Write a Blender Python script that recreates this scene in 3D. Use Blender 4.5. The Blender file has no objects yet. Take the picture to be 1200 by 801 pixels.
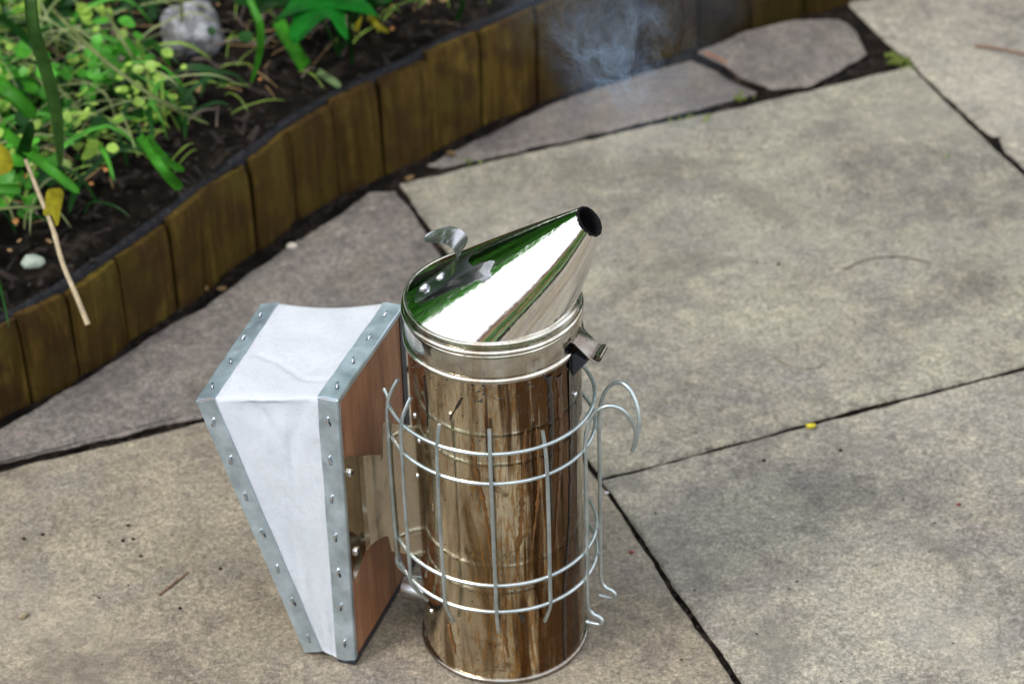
import bpy, bmesh, math, random
from mathutils import Vector, Matrix, noise as mn
random.seed(7)
PI = math.pi
scene = bpy.context.scene
C = bpy.data.collections.new("garden_patio"); scene.collection.children.link(C)

# ------------------------------------------------------------------ camera
CAM = (0.0102, -1.1824, 1.0239)
cam = bpy.data.cameras.new("camera"); camo = bpy.data.objects.new("camera", cam); C.objects.link(camo)
camo.location = CAM
_f = Vector((0, math.cos(math.radians(34.5)), -math.sin(math.radians(34.5))))
_r0 = Vector((1, 0, 0)); _u0 = _r0.cross(_f); _a = math.radians(2.0)
_r = _r0*math.cos(_a) - _u0*math.sin(_a); _u = _r.cross(_f)
camo.matrix_world = Matrix(((_r.x, _u.x, -_f.x, CAM[0]), (_r.y, _u.y, -_f.y, CAM[1]), (_r.z, _u.z, -_f.z, CAM[2]), (0, 0, 0, 1)))
cam.sensor_width = 36; cam.lens = 90; cam.clip_start = 0.02; cam.clip_end = 500
cam.dof.use_dof = True; cam.dof.focus_distance = 1.40; cam.dof.aperture_fstop = 10.0
scene.camera = camo
scene.view_settings.view_transform = 'Standard'; scene.view_settings.look = 'None'
scene.view_settings.gamma = 1; scene.view_settings.exposure = 0.75
scene.render.engine = 'CYCLES'
scene.cycles.max_bounces = 10; scene.cycles.glossy_bounces = 6; scene.cycles.volume_bounces = 1
scene.cycles.caustics_reflective = True; scene.cycles.blur_glossy = 0.3
scene.cycles.volume_max_steps = 256

# ------------------------------------------------------------------ sky and sun
SUN_EL, SUN_AZ = math.radians(47), math.radians(-122)     # azimuth from +Y, towards -X
world = bpy.data.worlds.new("World"); scene.world = world; world.use_nodes = True
wt = world.node_tree; wt.nodes.clear()
wo = wt.nodes.new('ShaderNodeOutputWorld'); bg = wt.nodes.new('ShaderNodeBackground')
sky = wt.nodes.new('ShaderNodeTexSky'); sky.sky_type = 'NISHITA'; sky.sun_disc = False
sky.sun_elevation = SUN_EL; sky.sun_rotation = SUN_AZ; sky.dust_density = 2.0; sky.air_density = 1.0
tc = wt.nodes.new('ShaderNodeTexCoord'); nz = wt.nodes.new('ShaderNodeTexNoise')
nz.inputs['Scale'].default_value = 2.2; nz.inputs['Detail'].default_value = 6
cr = wt.nodes.new('ShaderNodeValToRGB'); cr.color_ramp.elements[0].position = .25; cr.color_ramp.elements[1].position = .55
cr.color_ramp.elements[0].color = (.35, .35, .35, 1); cr.color_ramp.elements[1].color = (.92, .92, .92, 1)
mx = wt.nodes.new('ShaderNodeMixRGB'); mx.inputs[2].default_value = (11.0, 11.3, 11.8, 1)
wt.links.new(tc.outputs['Generated'], nz.inputs['Vector']); wt.links.new(nz.outputs['Fac'], cr.inputs[0])
wt.links.new(cr.outputs[0], mx.inputs[0]); wt.links.new(sky.outputs[0], mx.inputs[1])
wt.links.new(mx.outputs[0], bg.inputs[0]); bg.inputs[1].default_value = 0.12
wt.links.new(bg.outputs[0], wo.inputs[0])
sun = bpy.data.lights.new("sun", 'SUN'); sun.energy = 1.9; sun.angle = math.radians(12); sun.color = (1, .95, .88)
suno = bpy.data.objects.new("sun", sun); C.objects.link(suno)
sd = Vector((math.sin(SUN_AZ)*math.cos(SUN_EL), math.cos(SUN_AZ)*math.cos(SUN_EL), math.sin(SUN_EL)))
suno.rotation_euler = sd.to_track_quat('Z', 'Y').to_euler()

# measured positions, metres
D_EDGE_BASE = [(-0.3719, 0.2094), (-0.3417, 0.2398), (-0.3186, 0.2635), (-0.295, 0.2887), (-0.2632, 0.328), (-0.2277, 0.3753), (-0.2015, 0.416), (-0.1733, 0.452), (-0.1494, 0.4883), (-0.1213, 0.523), (-0.0874, 0.5505), (-0.0502, 0.5824), (-0.0091, 0.6192), (0.0359, 0.654), (0.0815, 0.6884), (0.1291, 0.7147), (0.1794, 0.7444), (0.2316, 0.7747), (0.2857, 0.7993), (0.3482, 0.8238)]
D_CAM = (0.0102, -1.1824, 1.0239)
D_DRIPS = [['tar_main', [(-0.557, 0.2145, 0.0022), (-0.538, 0.1792, 0.00195), (-0.57, 0.1442, 0.00122), (-0.561, 0.1127, 0.00098)]], ['tar_right', [(-0.182, 0.2044, 0.00293), (-0.181, 0.1751, 0.00244), (-0.22, 0.1464, 0.00171), (-0.261, 0.1108, 0.00122), (-0.33, 0.0816, 0.00122), (-0.396, 0.0515, 0.00171), (-0.407, 0.0001, 0.00122)]], ['brown', [(-0.398, 0.2106, 0.00268), (-0.388, 0.1753, 0.0022), (-0.437, 0.1407, 0.00146), (-0.531, 0.0938, 0.00098)]], ['amber', [(-0.885, 0.1858, 0.00098), (-0.926, 0.1508, 0.00171), (-0.977, 0.1148, 0.00146), (-1.061, 0.0761, 0.00122)]], ['amber2', [(-0.748, 0.1837, 0.00073), (-0.734, 0.1477, 0.00122), (-0.795, 0.1184, 0.00098), (-0.862, 0.0946, 0.00049)]], ['amber3', [(-1.501, 0.1787, 0.00073), (-1.451, 0.1524, 0.00146), (-1.379, 0.1285, 0.00122), (-1.312, 0.094, 0.00073)]], ['amber4', [(-1.22, 0.0499, 0.00098), (-1.208, 0.0369, 0.00146), (-1.177, 0.0202, 0.00073)]], ['amber5', [(-1.963, 0.037, 0.00122), (-1.908, 0.0252, 0.00171), (-1.864, 0.0163, 0.00073)]], ['dark6', [(-1.033, 0.0534, 0.00073), (-0.994, 0.0491, 0.00171), (-0.996, 0.0452, 0.00073)]], ['dark7', [(-1.601, 0.2063, 0.00073), (-1.694, 0.197, 0.00122), (-1.769, 0.1888, 0.00049)]], ['dark8', [(-2.139, 0.2109, 0.00073), (-2.118, 0.194, 0.00098), (-2.131, 0.176, 0.00049)]]]
D_CURL = [(-0.0363, 0.237), (-0.0308, 0.246), (-0.0259, 0.252), (-0.0217, 0.2562), (-0.018, 0.2602), (-0.016, 0.2667), (-0.0175, 0.272), (-0.0214, 0.2752), (-0.0268, 0.2758), (-0.0329, 0.2739), (-0.0382, 0.2732)]
D_TAIL = [(-0.0297, 0.2468), (-0.0255, 0.251), (-0.0177, 0.2552), (-0.0101, 0.2589), (-0.004, 0.2612)]
D_rivA = (-0.0281, 0.2517)
D_rivB = (-0.0389, 0.2383)
D_g = (-0.1069, -0.0032)
D_g2 = (-0.0963, 0.003)
D_e = (-0.1624, 0.1721)
D_e2 = (-0.1513, 0.1747)
D_f = (-0.1666, 0.1738)
D_f2 = (-0.1564, 0.1754)
D_WEBT = [(-0.0766, 0.1338), (-0.0694, 0.1379), (-0.0608, 0.1404), (-0.0608, 0.1502), (-0.0595, 0.1599), (-0.0567, 0.1638), (-0.0509, 0.1651), (-0.0377, 0.1679)]
D_WEBB = [(-0.0773, 0.0672), (-0.0725, 0.0742), (-0.0673, 0.0789), (-0.0609, 0.0813), (-0.0603, 0.0696), (-0.0554, 0.0699), (-0.0408, 0.0715)]
D_BL = [['big_blade', 0.0085, [(-0.2862, 0.2833, 0.31), (-0.2838, 0.2675, 0.3), (-0.2841, 0.2657, 0.28), (-0.283, 0.2761, 0.25), (-0.2834, 0.291, 0.22), (-0.2856, 0.3046, 0.19), (-0.2905, 0.316, 0.15)]], ['bright', 0.011, [(-0.3715, 0.4644, 0.15), (-0.3446, 0.4162, 0.16), (-0.3302, 0.4031, 0.155), (-0.3209, 0.4035, 0.14)]], ['bright', 0.0075, [(-0.366, 0.4396, 0.12), (-0.3344, 0.383, 0.135), (-0.3035, 0.3349, 0.14), (-0.2811, 0.3222, 0.125)]], ['dark', 0.009, [(-0.3426, 0.3851, 0.1), (-0.3266, 0.3651, 0.13), (-0.3181, 0.3536, 0.15), (-0.3126, 0.354, 0.165)]], ['bright', 0.0075, [(-0.3543, 0.3422, 0.12), (-0.3373, 0.3316, 0.125), (-0.3223, 0.3295, 0.125)]], ['pale', 0.002, [(-0.3411, 0.3132, 0.12), (-0.3251, 0.3073, 0.125), (-0.3106, 0.3074, 0.125), (-0.3027, 0.3128, 0.12)]], ['bright', 0.0075, [(-0.2528, 0.4244, 0.11), (-0.2384, 0.3758, 0.125), (-0.2277, 0.3578, 0.12), (-0.2185, 0.365, 0.1)]], ['bright', 0.0055, [(-0.2486, 0.4328, 0.105), (-0.2337, 0.3902, 0.115), (-0.2264, 0.384, 0.11), (-0.2183, 0.3908, 0.1)]], ['pale', 0.003, [(-0.3273, 0.5526, 0.15), (-0.2836, 0.4626, 0.16), (-0.2504, 0.4276, 0.15), (-0.2251, 0.4268, 0.13), (-0.2052, 0.4559, 0.1)]], ['bright', 0.006, [(-0.1776, 0.5296, 0.17), (-0.1715, 0.5184, 0.16), (-0.1674, 0.5102, 0.15), (-0.1713, 0.5228, 0.12), (-0.1831, 0.5529, 0.08)]], ['bright', 0.011, [(-0.1603, 0.5771, 0.12), (-0.1522, 0.5432, 0.125), (-0.1447, 0.5275, 0.12), (-0.139, 0.5387, 0.1)]], ['dark', 0.0025, [(-0.1035, 0.5425, 0.15), (-0.1039, 0.5519, 0.12), (-0.1057, 0.5691, 0.08)]], ['pale_leaf', 0.006, [(-0.1319, 0.5591, 0.085), (-0.1222, 0.5383, 0.09), (-0.1127, 0.5333, 0.085)]], ['yellow', 0.005, [(-0.0996, 0.6552, 0.1), (-0.1007, 0.6214, 0.1), (-0.1053, 0.6226, 0.08)]], ['yellow', 0.005, [(-0.0944, 0.6404, 0.09), (-0.0872, 0.6223, 0.09), (-0.078, 0.6197, 0.085)]], ['pale', 0.0022, [(-0.2217, 0.5069, 0.19), (-0.2235, 0.5124, 0.17), (-0.2262, 0.52, 0.15)]], ['dark', 0.004, [(-0.0165, 0.5967, 0.13), (-0.0202, 0.627, 0.1), (-0.0255, 0.6302, 0.085)]], ['bright', 0.005, [(-0.3713, 0.5173, 0.12), (-0.3501, 0.5025, 0.12), (-0.3365, 0.5093, 0.11)]], ['dark', 0.006, [(-0.3732, 0.5838, 0.13), (-0.3401, 0.5056, 0.15), (-0.3237, 0.4899, 0.14)]], ['pale', 0.003, [(-0.3734, 0.566, 0.11), (-0.3353, 0.4962, 0.13), (-0.3156, 0.4804, 0.12), (-0.3001, 0.4766, 0.1)]], ['pale', 0.003, [(-0.2844, 0.5423, 0.15), (-0.2697, 0.5126, 0.14), (-0.2589, 0.5091, 0.12), (-0.2472, 0.5184, 0.1)]], ['bright', 0.004, [(-0.259, 0.5876, 0.1), (-0.248, 0.5512, 0.11), (-0.2422, 0.5476, 0.1)]]]
D_STRAW = [(-0.3194, 0.3441, 0.14), (-0.3059, 0.304, 0.135), (-0.2935, 0.2698, 0.13), (-0.2829, 0.2427, 0.12), (-0.2741, 0.2241, 0.105), (-0.268, 0.2139, 0.09)]
D_STICK = [(-0.321, 0.5865, 0.1), (-0.3028, 0.5716, 0.105), (-0.2867, 0.5687, 0.1), (-0.2708, 0.5627, 0.09), (-0.254, 0.5529, 0.085), (-0.236, 0.5499, 0.08)]
D_STAR = [(-0.1596, 0.5178, 0.15), (-0.1485, 0.5473, 0.15), (-0.1424, 0.5781, 0.15), (-0.117, 0.5935, 0.15), (-0.0904, 0.5769, 0.15), (-0.0909, 0.5485, 0.15), (-0.0807, 0.5241, 0.15), (-0.0923, 0.5291, 0.15), (-0.104, 0.5383, 0.15), (-0.1045, 0.515, 0.15), (-0.1017, 0.4878, 0.15), (-0.1104, 0.5018, 0.15), (-0.1174, 0.52, 0.15), (-0.1292, 0.5019, 0.15), (-0.1367, 0.4877, 0.15), (-0.1414, 0.4815, 0.15), (-0.1461, 0.5005, 0.15), (-0.1442, 0.5248, 0.15), (-0.1523, 0.5227, 0.15)]
D_YLEAF = [(-0.2931, 0.3165, 0.135), (-0.2888, 0.3051, 0.135), (-0.2887, 0.2863, 0.135), (-0.2892, 0.268, 0.135), (-0.2943, 0.2813, 0.135), (-0.2992, 0.2794, 0.135), (-0.3007, 0.2948, 0.135), (-0.2998, 0.3103, 0.135)]
D_YOVAL = [(-0.3393, 0.3539, 0.15), (-0.3324, 0.3464, 0.15), (-0.3257, 0.3321, 0.15), (-0.3233, 0.3194, 0.15), (-0.3251, 0.3116, 0.15), (-0.333, 0.311, 0.15)]
D_SMALL = [(-0.2835, 0.3774, 0.13), (-0.2811, 0.388, 0.13), (-0.274, 0.3839, 0.13), (-0.2751, 0.3674, 0.13), (-0.2796, 0.3595, 0.13), (-0.2845, 0.361, 0.13)]
D_SMALL2 = [(-0.2786, 0.5322, 0.13), (-0.273, 0.54, 0.13), (-0.2682, 0.5369, 0.13), (-0.262, 0.5201, 0.13), (-0.2577, 0.5144, 0.13), (-0.2639, 0.5068, 0.13), (-0.2705, 0.5154, 0.13), (-0.2755, 0.5211, 0.13)]
D_ROCK = (-0.2342, 0.6213, 0.085)
D_SHELL = (-0.3156, 0.2995, 0.08)
D_s_petal = (0.2081, 0.1937, 0.0)
D_s_moss = (0.341, 0.7021, 0.0)
D_s_twigR1 = (0.4066, 0.7199, 0.0)
D_s_twigR2 = (0.4511, 0.697, 0.0)
D_s_orange1 = (0.1805, 0.7229, 0.0)
D_s_orange2 = (0.1975, 0.7037, 0.0)
D_s_hair = [(0.2553, 0.3854, 0.0), (0.2656, 0.3928, 0.0), (0.279, 0.3989, 0.0), (0.2978, 0.3989, 0.0), (0.3196, 0.3893, 0.0)]
D_s_arc = [(0.1929, 0.2788, 0.0), (0.1979, 0.2691, 0.0), (0.2072, 0.2624, 0.0), (0.2208, 0.2626, 0.0), (0.2252, 0.2695, 0.0)]
D_s_twL = [(-0.2145, 0.0428, 0.0), (-0.2054, 0.0538, 0.0), (-0.1978, 0.0642, 0.0)]
D_s_leafL = (-0.2961, 0.0269, 0.0)
D_s_white = (0.0682, 0.1292, 0.0)
D_s_red = (0.0807, 0.0683, 0.0)
D_s_redA = (-0.322, 0.2152, 0.0)
D_s_leafB = (-0.2862, 0.2247, 0.0)
D_s_greenb = (0.3549, 0.5398, 0.0)
D_s_brownB = (0.2925, 0.1049, 0.0)
D_s_chip = (-0.2006, 0.3871, 0.0)
D_s_chip2 = (-0.0651, 0.5359, 0.0)
D_s_peb = [(-0.2951, 0.1071, 0.0), (-0.3066, 0.1034, 0.0), (-0.2362, 0.0995, 0.0), (-0.2426, 0.0981, 0.0), (-0.2296, 0.082, 0.0), (-0.1781, 0.0665, 0.0), (-0.2001, 0.0298, 0.0), (-0.241, 0.1137, 0.0), (0.2247, 0.1671, 0.0), (0.1731, 0.1589, 0.0), (0.2076, 0.3954, 0.0)]
SMOKE_D = 16.0

# ------------------------------------------------------------------ helpers
def obj(name, bm, mat, parent=None, smooth=False, **props):
    me = bpy.data.meshes.new(name)
    if isinstance(bm, tuple): me.from_pydata(*bm)
    else: bm.normal_update(); bm.to_mesh(me); bm.free()
    o = bpy.data.objects.new(name, me); C.objects.link(o)
    if mat is not None: me.materials.append(mat)
    if smooth: me.polygons.foreach_set('use_smooth', [True]*len(me.polygons))
    if smooth == 'auto':
        try: me.set_sharp_from_angle(angle=math.radians(35))
        except Exception: pass
    if parent: o.parent = parent
    for k, v in props.items(): o[k] = v
    return o
def empty(name, loc, rz=0, **props):
    o = bpy.data.objects.new(name, None); C.objects.link(o); o.location = loc; o.rotation_euler = (0, 0, rz)
    o.empty_display_size = .02
    for k, v in props.items(): o[k] = v
    return o
def box(bm, x0, x1, y0, y1, z0, z1):
    vs = [bm.verts.new((x, y, z)) for z in (z0, z1) for y in (y0, y1) for x in (x0, x1)]
    for f in ((0, 2, 3, 1), (4, 5, 7, 6), (0, 1, 5, 4), (2, 6, 7, 3), (0, 4, 6, 2), (1, 3, 7, 5)): bm.faces.new([vs[i] for i in f])
    return vs
def hexa(bm, p):   # p: 8 points, bottom quad then top quad
    vs = [bm.verts.new(q) for q in p]
    fs = [bm.faces.new([vs[i] for i in f]) for f in ((0, 3, 2, 1), (4, 5, 6, 7), (0, 1, 5, 4), (1, 2, 6, 5), (2, 3, 7, 6), (3, 0, 4, 7))]
    bmesh.ops.recalc_face_normals(bm, faces=fs)
    return vs
def bevel(bm, w, seg=2): bmesh.ops.bevel(bm, geom=list(bm.edges), offset=w, segments=seg, affect='EDGES', profile=.5)
def lathe(bm, prof, seg=96, close=False, wob=None):
    rings = []
    for r, z in prof:
        ring = []
        for i in range(seg):
            a = 2*PI*i/seg; rr = r + (wob(a, z) if wob else 0)
            ring.append(bm.verts.new((rr*math.cos(a), rr*math.sin(a), z)))
        rings.append(ring)
    for k in range(len(rings)-1):
        for i in range(seg):
            j = (i+1) % seg; bm.faces.new((rings[k][i], rings[k][j], rings[k+1][j], rings[k+1][i]))
    return rings
def catmull(P, n=8):
    P = [Vector(p) for p in P]; out = []
    for i in range(len(P)-1):
        p0 = P[max(i-1, 0)]; p1 = P[i]; p2 = P[i+1]; p3 = P[min(i+2, len(P)-1)]
        for k in range(n):
            t = k/n
            out.append(.5*((2*p1)+(p2-p0)*t+(2*p0-5*p1+4*p2-p3)*t*t+(3*p1-p0-3*p2+p3)*t*t*t))
    out.append(P[-1]); return out
def tube(bm, path, r, seg=10, cap=True):
    path = [Vector(p) for p in path]; n = len(path)
    rf = r if callable(r) else (lambda t: r)
    T = [(path[min(i+1, n-1)]-path[max(i-1, 0)]).normalized() for i in range(n)]
    N = T[0].orthogonal().normalized(); rings = []
    for i in range(n):
        N = (N - T[i]*N.dot(T[i])).normalized(); B = T[i].cross(N); rr = rf(i/(n-1))
        rings.append([bm.verts.new(path[i]+(N*math.cos(2*PI*k/seg)+B*math.sin(2*PI*k/seg))*rr) for k in range(seg)])
    for i in range(n-1):
        for k in range(seg):
            j = (k+1) % seg; bm.faces.new((rings[i][k], rings[i][j], rings[i+1][j], rings[i+1][k]))
    if cap: bm.faces.new(rings[0][::-1]); bm.faces.new(rings[-1])
    return rings
def dome(bm, c, n, r, h, seg=16, rows=4):
    c = Vector(c); n = Vector(n).normalized(); a = n.orthogonal().normalized(); b = n.cross(a); prev = None
    for k in range(rows):
        t = k/rows*PI/2; rr = r*math.cos(t); z = h*math.sin(t)
        ring = [bm.verts.new(c+n*z+(a*math.cos(2*PI*i/seg)+b*math.sin(2*PI*i/seg))*rr) for i in range(seg)]
        if prev:
            for i in range(seg): bm.faces.new((prev[i], prev[(i+1) % seg], ring[(i+1) % seg], ring[i]))
        else:
            low = [bm.verts.new(v.co-n*r*.25) for v in ring]
            for i in range(seg): bm.faces.new((low[i], low[(i+1) % seg], ring[(i+1) % seg], ring[i]))
        prev = ring
    top = bm.verts.new(c+n*h)
    for i in range(seg): bm.faces.new((prev[i], prev[(i+1) % seg], top))
def extrude_poly(bm, pts, vec):
    a = [bm.verts.new(p) for p in pts]; b = [bm.verts.new(Vector(p)+Vector(vec)) for p in pts]
    n = len(a); bm.faces.new(a[::-1]); bm.faces.new(b)
    for i in range(n): bm.faces.new((a[i], a[(i+1) % n], b[(i+1) % n], b[i]))
    bmesh.ops.recalc_face_normals(bm, faces=bm.faces)

# ------------------------------------------------------------------ materials
class M:
    def __init__(s, name):
        s.m = bpy.data.materials.new(name); s.m.use_nodes = True; s.t = s.m.node_tree
        s.b = s.t.nodes['Principled BSDF']; s.out = s.t.nodes['Material Output']
        s.co = s.t.nodes.new('ShaderNodeTexCoord')
    def n(s, typ, **kw):
        o = s.t.nodes.new('ShaderNode'+typ)
        for k, v in kw.items():
            if hasattr(o, k): setattr(o, k, v)
            else: s.set(o.inputs[k], v)
        return o
    def set(s, inp, v):
        if isinstance(v, bpy.types.NodeSocket): s.t.links.new(v, inp)
        elif isinstance(v, bpy.types.Node): s.t.links.new(v.outputs[0], inp)
        else: inp.default_value = v
    def map(s, scale=(1, 1, 1), rot=(0, 0, 0), src='Object', loc=(0, 0, 0)):
        o = s.n('Mapping'); s.t.links.new(s.co.outputs[src], o.inputs[0])
        o.inputs['Scale'].default_value = scale; o.inputs['Rotation'].default_value = rot; o.inputs['Location'].default_value = loc; return o.outputs[0]
    def noise(s, vec, scale, detail=5, rough=.55, dist=0):
        o = s.n('TexNoise'); s.set(o.inputs['Vector'], vec); o.inputs['Scale'].default_value = scale
        o.inputs['Detail'].default_value = detail; o.inputs['Roughness'].default_value = rough; o.inputs['Distortion'].default_value = dist
        return o.outputs['Fac']
    def ramp(s, fac, stops):
        o = s.n('ValToRGB'); s.set(o.inputs[0], fac); e = o.color_ramp.elements
        while len(e) < len(stops): e.new(.5)
        for i, (p, c) in enumerate(stops):
            e[i].position = p; e[i].color = (*c, 1) if isinstance(c, tuple) else (c, c, c, 1)
        return o.outputs[0]
    def mix(s, fac, a, b, mode='MIX'):
        o = s.n('MixRGB'); o.blend_type = mode
        for i, v in enumerate((fac, a, b)):
            if isinstance(v, tuple): v = (*v, 1)
            s.set(o.inputs[i], v)
        return o.outputs[0]
    def math(s, op, a, b=0.0, clamp=False):
        o = s.n('Math'); o.operation = op; o.use_clamp = clamp; s.set(o.inputs[0], a); s.set(o.inputs[1], b); return o.outputs[0]
    def bump(s, h, strength, dist=.001, prev=None):
        o = s.n('Bump'); s.set(o.inputs['Height'], h); o.inputs['Strength'].default_value = strength; o.inputs['Distance'].default_value = dist
        if prev is not None: s.set(o.inputs['Normal'], prev)
        return o.outputs[0]
    def fin(s, col=None, rough=None, metal=None, normal=None, **kw):
        for k, v in (('Base Color', col), ('Roughness', rough), ('Metallic', metal), ('Normal', normal)):
            if v is None: continue
            if isinstance(v, tuple): v = (*v, 1)
            s.set(s.b.inputs[k], v)
        for k, v in kw.items(): s.set(s.b.inputs[k.replace('_', ' ')], v)
        return s.m

def mat_slab(name, warm, moss=.0, tone=1.0):
    m = M(name); v = m.map()
    big = m.noise(v, 7, 4, .6, .4); mid = m.noise(v, 38, 6, .68); fine = m.noise(v, 320, 4, .7); sp = m.noise(v, 900, 2, .6)
    c1 = tuple(x*tone for x in warm)
    c2 = tuple(x*tone*.60 for x in (warm[0]*1.0, warm[1]*.965, warm[2]*1.02)); c3 = tuple(min(1, x*tone*1.42) for x in (warm[0], warm[1]*.995, warm[2]*.90))
    col = m.mix(m.ramp(big, [(.38, 0.), (.60, 1.)]), c2, c1)
    col = m.mix(m.ramp(mid, [(.44, 0.), (.70, .65)]), col, c3)
    dk = m.ramp(m.noise(v, 65, 7, .75, .3), [(.30, 1.), (.44, 0.)])
    col = m.mix(m.math('MULTIPLY', dk, .5), col, tuple(x*.42*tone for x in warm))
    # lilac stone showing through the worn surface
    lil = m.ramp(m.noise(m.map(loc=(3.1, 1.7, 0)), 11, 5, .6, .5), [(.5, 0.), (.7, .6)])
    col = m.mix(lil, col, tuple(x*.62 for x in (warm[1]*1.02, warm[1]*.95, warm[1]*.95)))
    gr = m.ramp(fine, [(.32, .54), (.48, .95), (.64, 1.36)])
    col = m.mix(1.0, col, gr, 'MULTIPLY')
    col = m.mix(.85, col, m.ramp(m.noise(m.map(loc=(6, 4, 1)), 135, 6, .75), [(.38, .70), (.5, 1.0), (.62, 1.22)]), 'MULTIPLY')
    col = m.mix(.7, col, m.ramp(m.noise(m.map(loc=(2, 9, 4)), 620, 3, .7), [(.34, .5), (.5, 1.0), (.64, 1.5)]), 'MULTIPLY')
    pits = m.ramp(sp, [(.26, .35), (.36, 1.)]); col = m.mix(.8, col, pits, 'MULTIPLY')
    bl = m.ramp(m.noise(m.map(loc=(5, 5, 2)), 150, 3, .7), [(.63, 0.), (.72, 1.)])
    col = m.mix(m.math('MULTIPLY', bl, .55), col, tuple(min(1, x*1.75) for x in c1))
    if moss:
        ms = m.ramp(m.noise(m.map(loc=(9, 2, 0)), 16, 7, .7, .3), [(.5, 0.), (.68, moss)])
        col = m.mix(ms, col, (.085, .075, .028))
    wsh = m.ramp(m.noise(m.map(loc=(11, 3, 5)), 4.5, 5, .6, 1.2), [(.50, 0.), (.66, .3)]); col = m.mix(wsh, col, tuple(min(1, x*1.38) for x in warm))
    wt_ = m.ramp(m.noise(m.map(loc=(1, 13, 6)), 6.5, 6, .65, .8), [(.58, 0.), (.66, .5)]); col = m.mix(wt_, col, tuple(x*.45 for x in warm))
    rg = m.math('ABSOLUTE', m.math('SUBTRACT', m.noise(m.map(loc=(4, 4, 9)), 6, 5, .55, .4), .5)); col = m.mix(m.math('MULTIPLY', m.ramp(rg, [(.0015, 1.), (.004, 0.)]), .45), col, tuple(x*.35 for x in warm))
    vo = m.n('TexVoronoi'); m.set(vo.inputs['Vector'], v); vo.inputs['Scale'].default_value = 46
    spot = m.ramp(vo.outputs['Distance'], [(.035, 1.), (.06, 0.)])
    keep = m.math('GREATER_THAN', m.noise(m.map(loc=(1, 8, 0)), 23, 1), .56)
    col = m.mix(m.math('MULTIPLY', m.math('MULTIPLY', spot, keep), .8), col, (.035, .028, .02))
    n = m.bump(big, .5, .006); n = m.bump(mid, .55, .0022, n); n = m.bump(fine, .6, .0006, n); n = m.bump(sp, .35, .0003, n)
    return m.fin(col, m.ramp(fine, [(.3, .8), (.7, .95)]), 0., n)
SLAB_WARM = mat_slab('slab_warm', (.184, .159, .121), .22)
SLAB_GREY = mat_slab('slab_grey', (.202, .187, .156), .08)
SLAB_OLIVE = mat_slab('slab_olive', (.188, .176, .141), .15)
SLAB_LILAC = mat_slab('slab_lilac', (.116, .101, .092), .25)

def mat_soil(name='soil'):
    m = M(name); v = m.map()
    a = m.noise(v, 55, 7, .75); b = m.noise(v, 260, 4, .7)
    col = m.ramp(a, [(.3, (.003, .0026, .0026)), (.55, (.014, .011, .009)), (.72, (.07, .052, .038))])
    n = m.bump(a, 1., .008); n = m.bump(b, .8, .002, n)
    return m.fin(col, .95, 0., n, Specular_IOR_Level=.04)
SOIL = mat_soil()
def mat_plank(nm='treated_timber', tone=1.0):
    m = M(nm); v = m.map(scale=(1, 1, .09)); w = m.map()
    oi = m.n('ObjectInfo')
    g = m.noise(v, 420, 4, .6, .4); g2 = m.noise(v, 95, 4, .6, .8); big = m.noise(w, 28, 5, .65)
    col = m.ramp(g2, [(.3, (.032, .020, .002)), (.5, (.072, .049, .009)), (.7, (.116, .084, .017))])
    col = m.mix(.7, col, m.ramp(g, [(.3, .4), (.65, 1.1)]), 'MULTIPLY')
    col = m.mix(m.ramp(big, [(.45, 0.), (.62, .8)]), col, (.030, .016, .007))
    col = m.mix(m.ramp(m.noise(m.map(loc=(4, 4, 4)), 17, 4), [(.5, 0.), (.7, .6)]), col, (.060, .055, .007))
    col = m.mix(m.ramp(oi.outputs['Random'], [(0, .0), (1, .38)]), col, (.030, .019, .005))
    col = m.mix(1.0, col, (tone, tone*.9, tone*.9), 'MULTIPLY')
    col = m.mix(m.ramp(m.noise(w, 70, 6, .7), [(.55, 0.), (.7, .6)]), col, (.022, .014, .007))
    n = m.bump(g, .6, .0015); n = m.bump(g2, .6, .004, n)
    return m.fin(col, m.ramp(big, [(.3, .6), (.7, .85)]), 0., n, Specular_IOR_Level=.08)
PLANK = mat_plank(); PLANK_MID = mat_plank('mid_timber', .8); PLANK_DEEP = mat_plank('deep_timber', .62); PLANK_DARK = mat_plank('dark_timber', .45)  # one timber in steps of darker tone, further right along the edging
def mat_flat(name, c, rough=.5, metal=0., var=.25, sc=80, bump=.2, bd=.001, **kw):
    m = M(name); v = m.map(); a = m.noise(v, sc, 4, .6)
    col = m.mix(m.ramp(a, [(.3, 0.), (.7, 1.)]), tuple(x*(1-var) for x in c), tuple(min(1, x*(1+var)) for x in c))
    return m.fin(col, rough, metal, m.bump(a, bump, bd), **kw)
LINER = mat_flat('black_membrane', (.006, .006, .009), .6, 0, .4, 70, 1., .010, Specular_IOR_Level=.22)
def mat_leaf(name, c, rough=.42, trans=.45, var=.35):
    m = M(name); v = m.map(); a = m.noise(v, 45, 4, .6); st = m.noise(m.map(scale=(1, 1, 1)), 260, 3)
    col = m.mix(m.ramp(a, [(.3, 0.), (.7, 1.)]), tuple(x*(1-var) for x in c), tuple(min(1, x*(1+var)) for x in c))
    col = m.mix(.4, col, m.ramp(st, [(.3, .7), (.7, 1.15)]), 'MULTIPLY')
    m.fin(col, rough, 0., m.bump(st, .3, .0006), Specular_IOR_Level=.28)
    tr = m.n('BsdfTranslucent'); m.set(tr.inputs['Color'], col); ms = m.n('MixShader'); ms.inputs[0].default_value = trans
    m.t.links.new(m.b.outputs[0], ms.inputs[1]); m.t.links.new(tr.outputs[0], ms.inputs[2]); m.t.links.new(ms.outputs[0], m.out.inputs[0])
    return m.m
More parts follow.
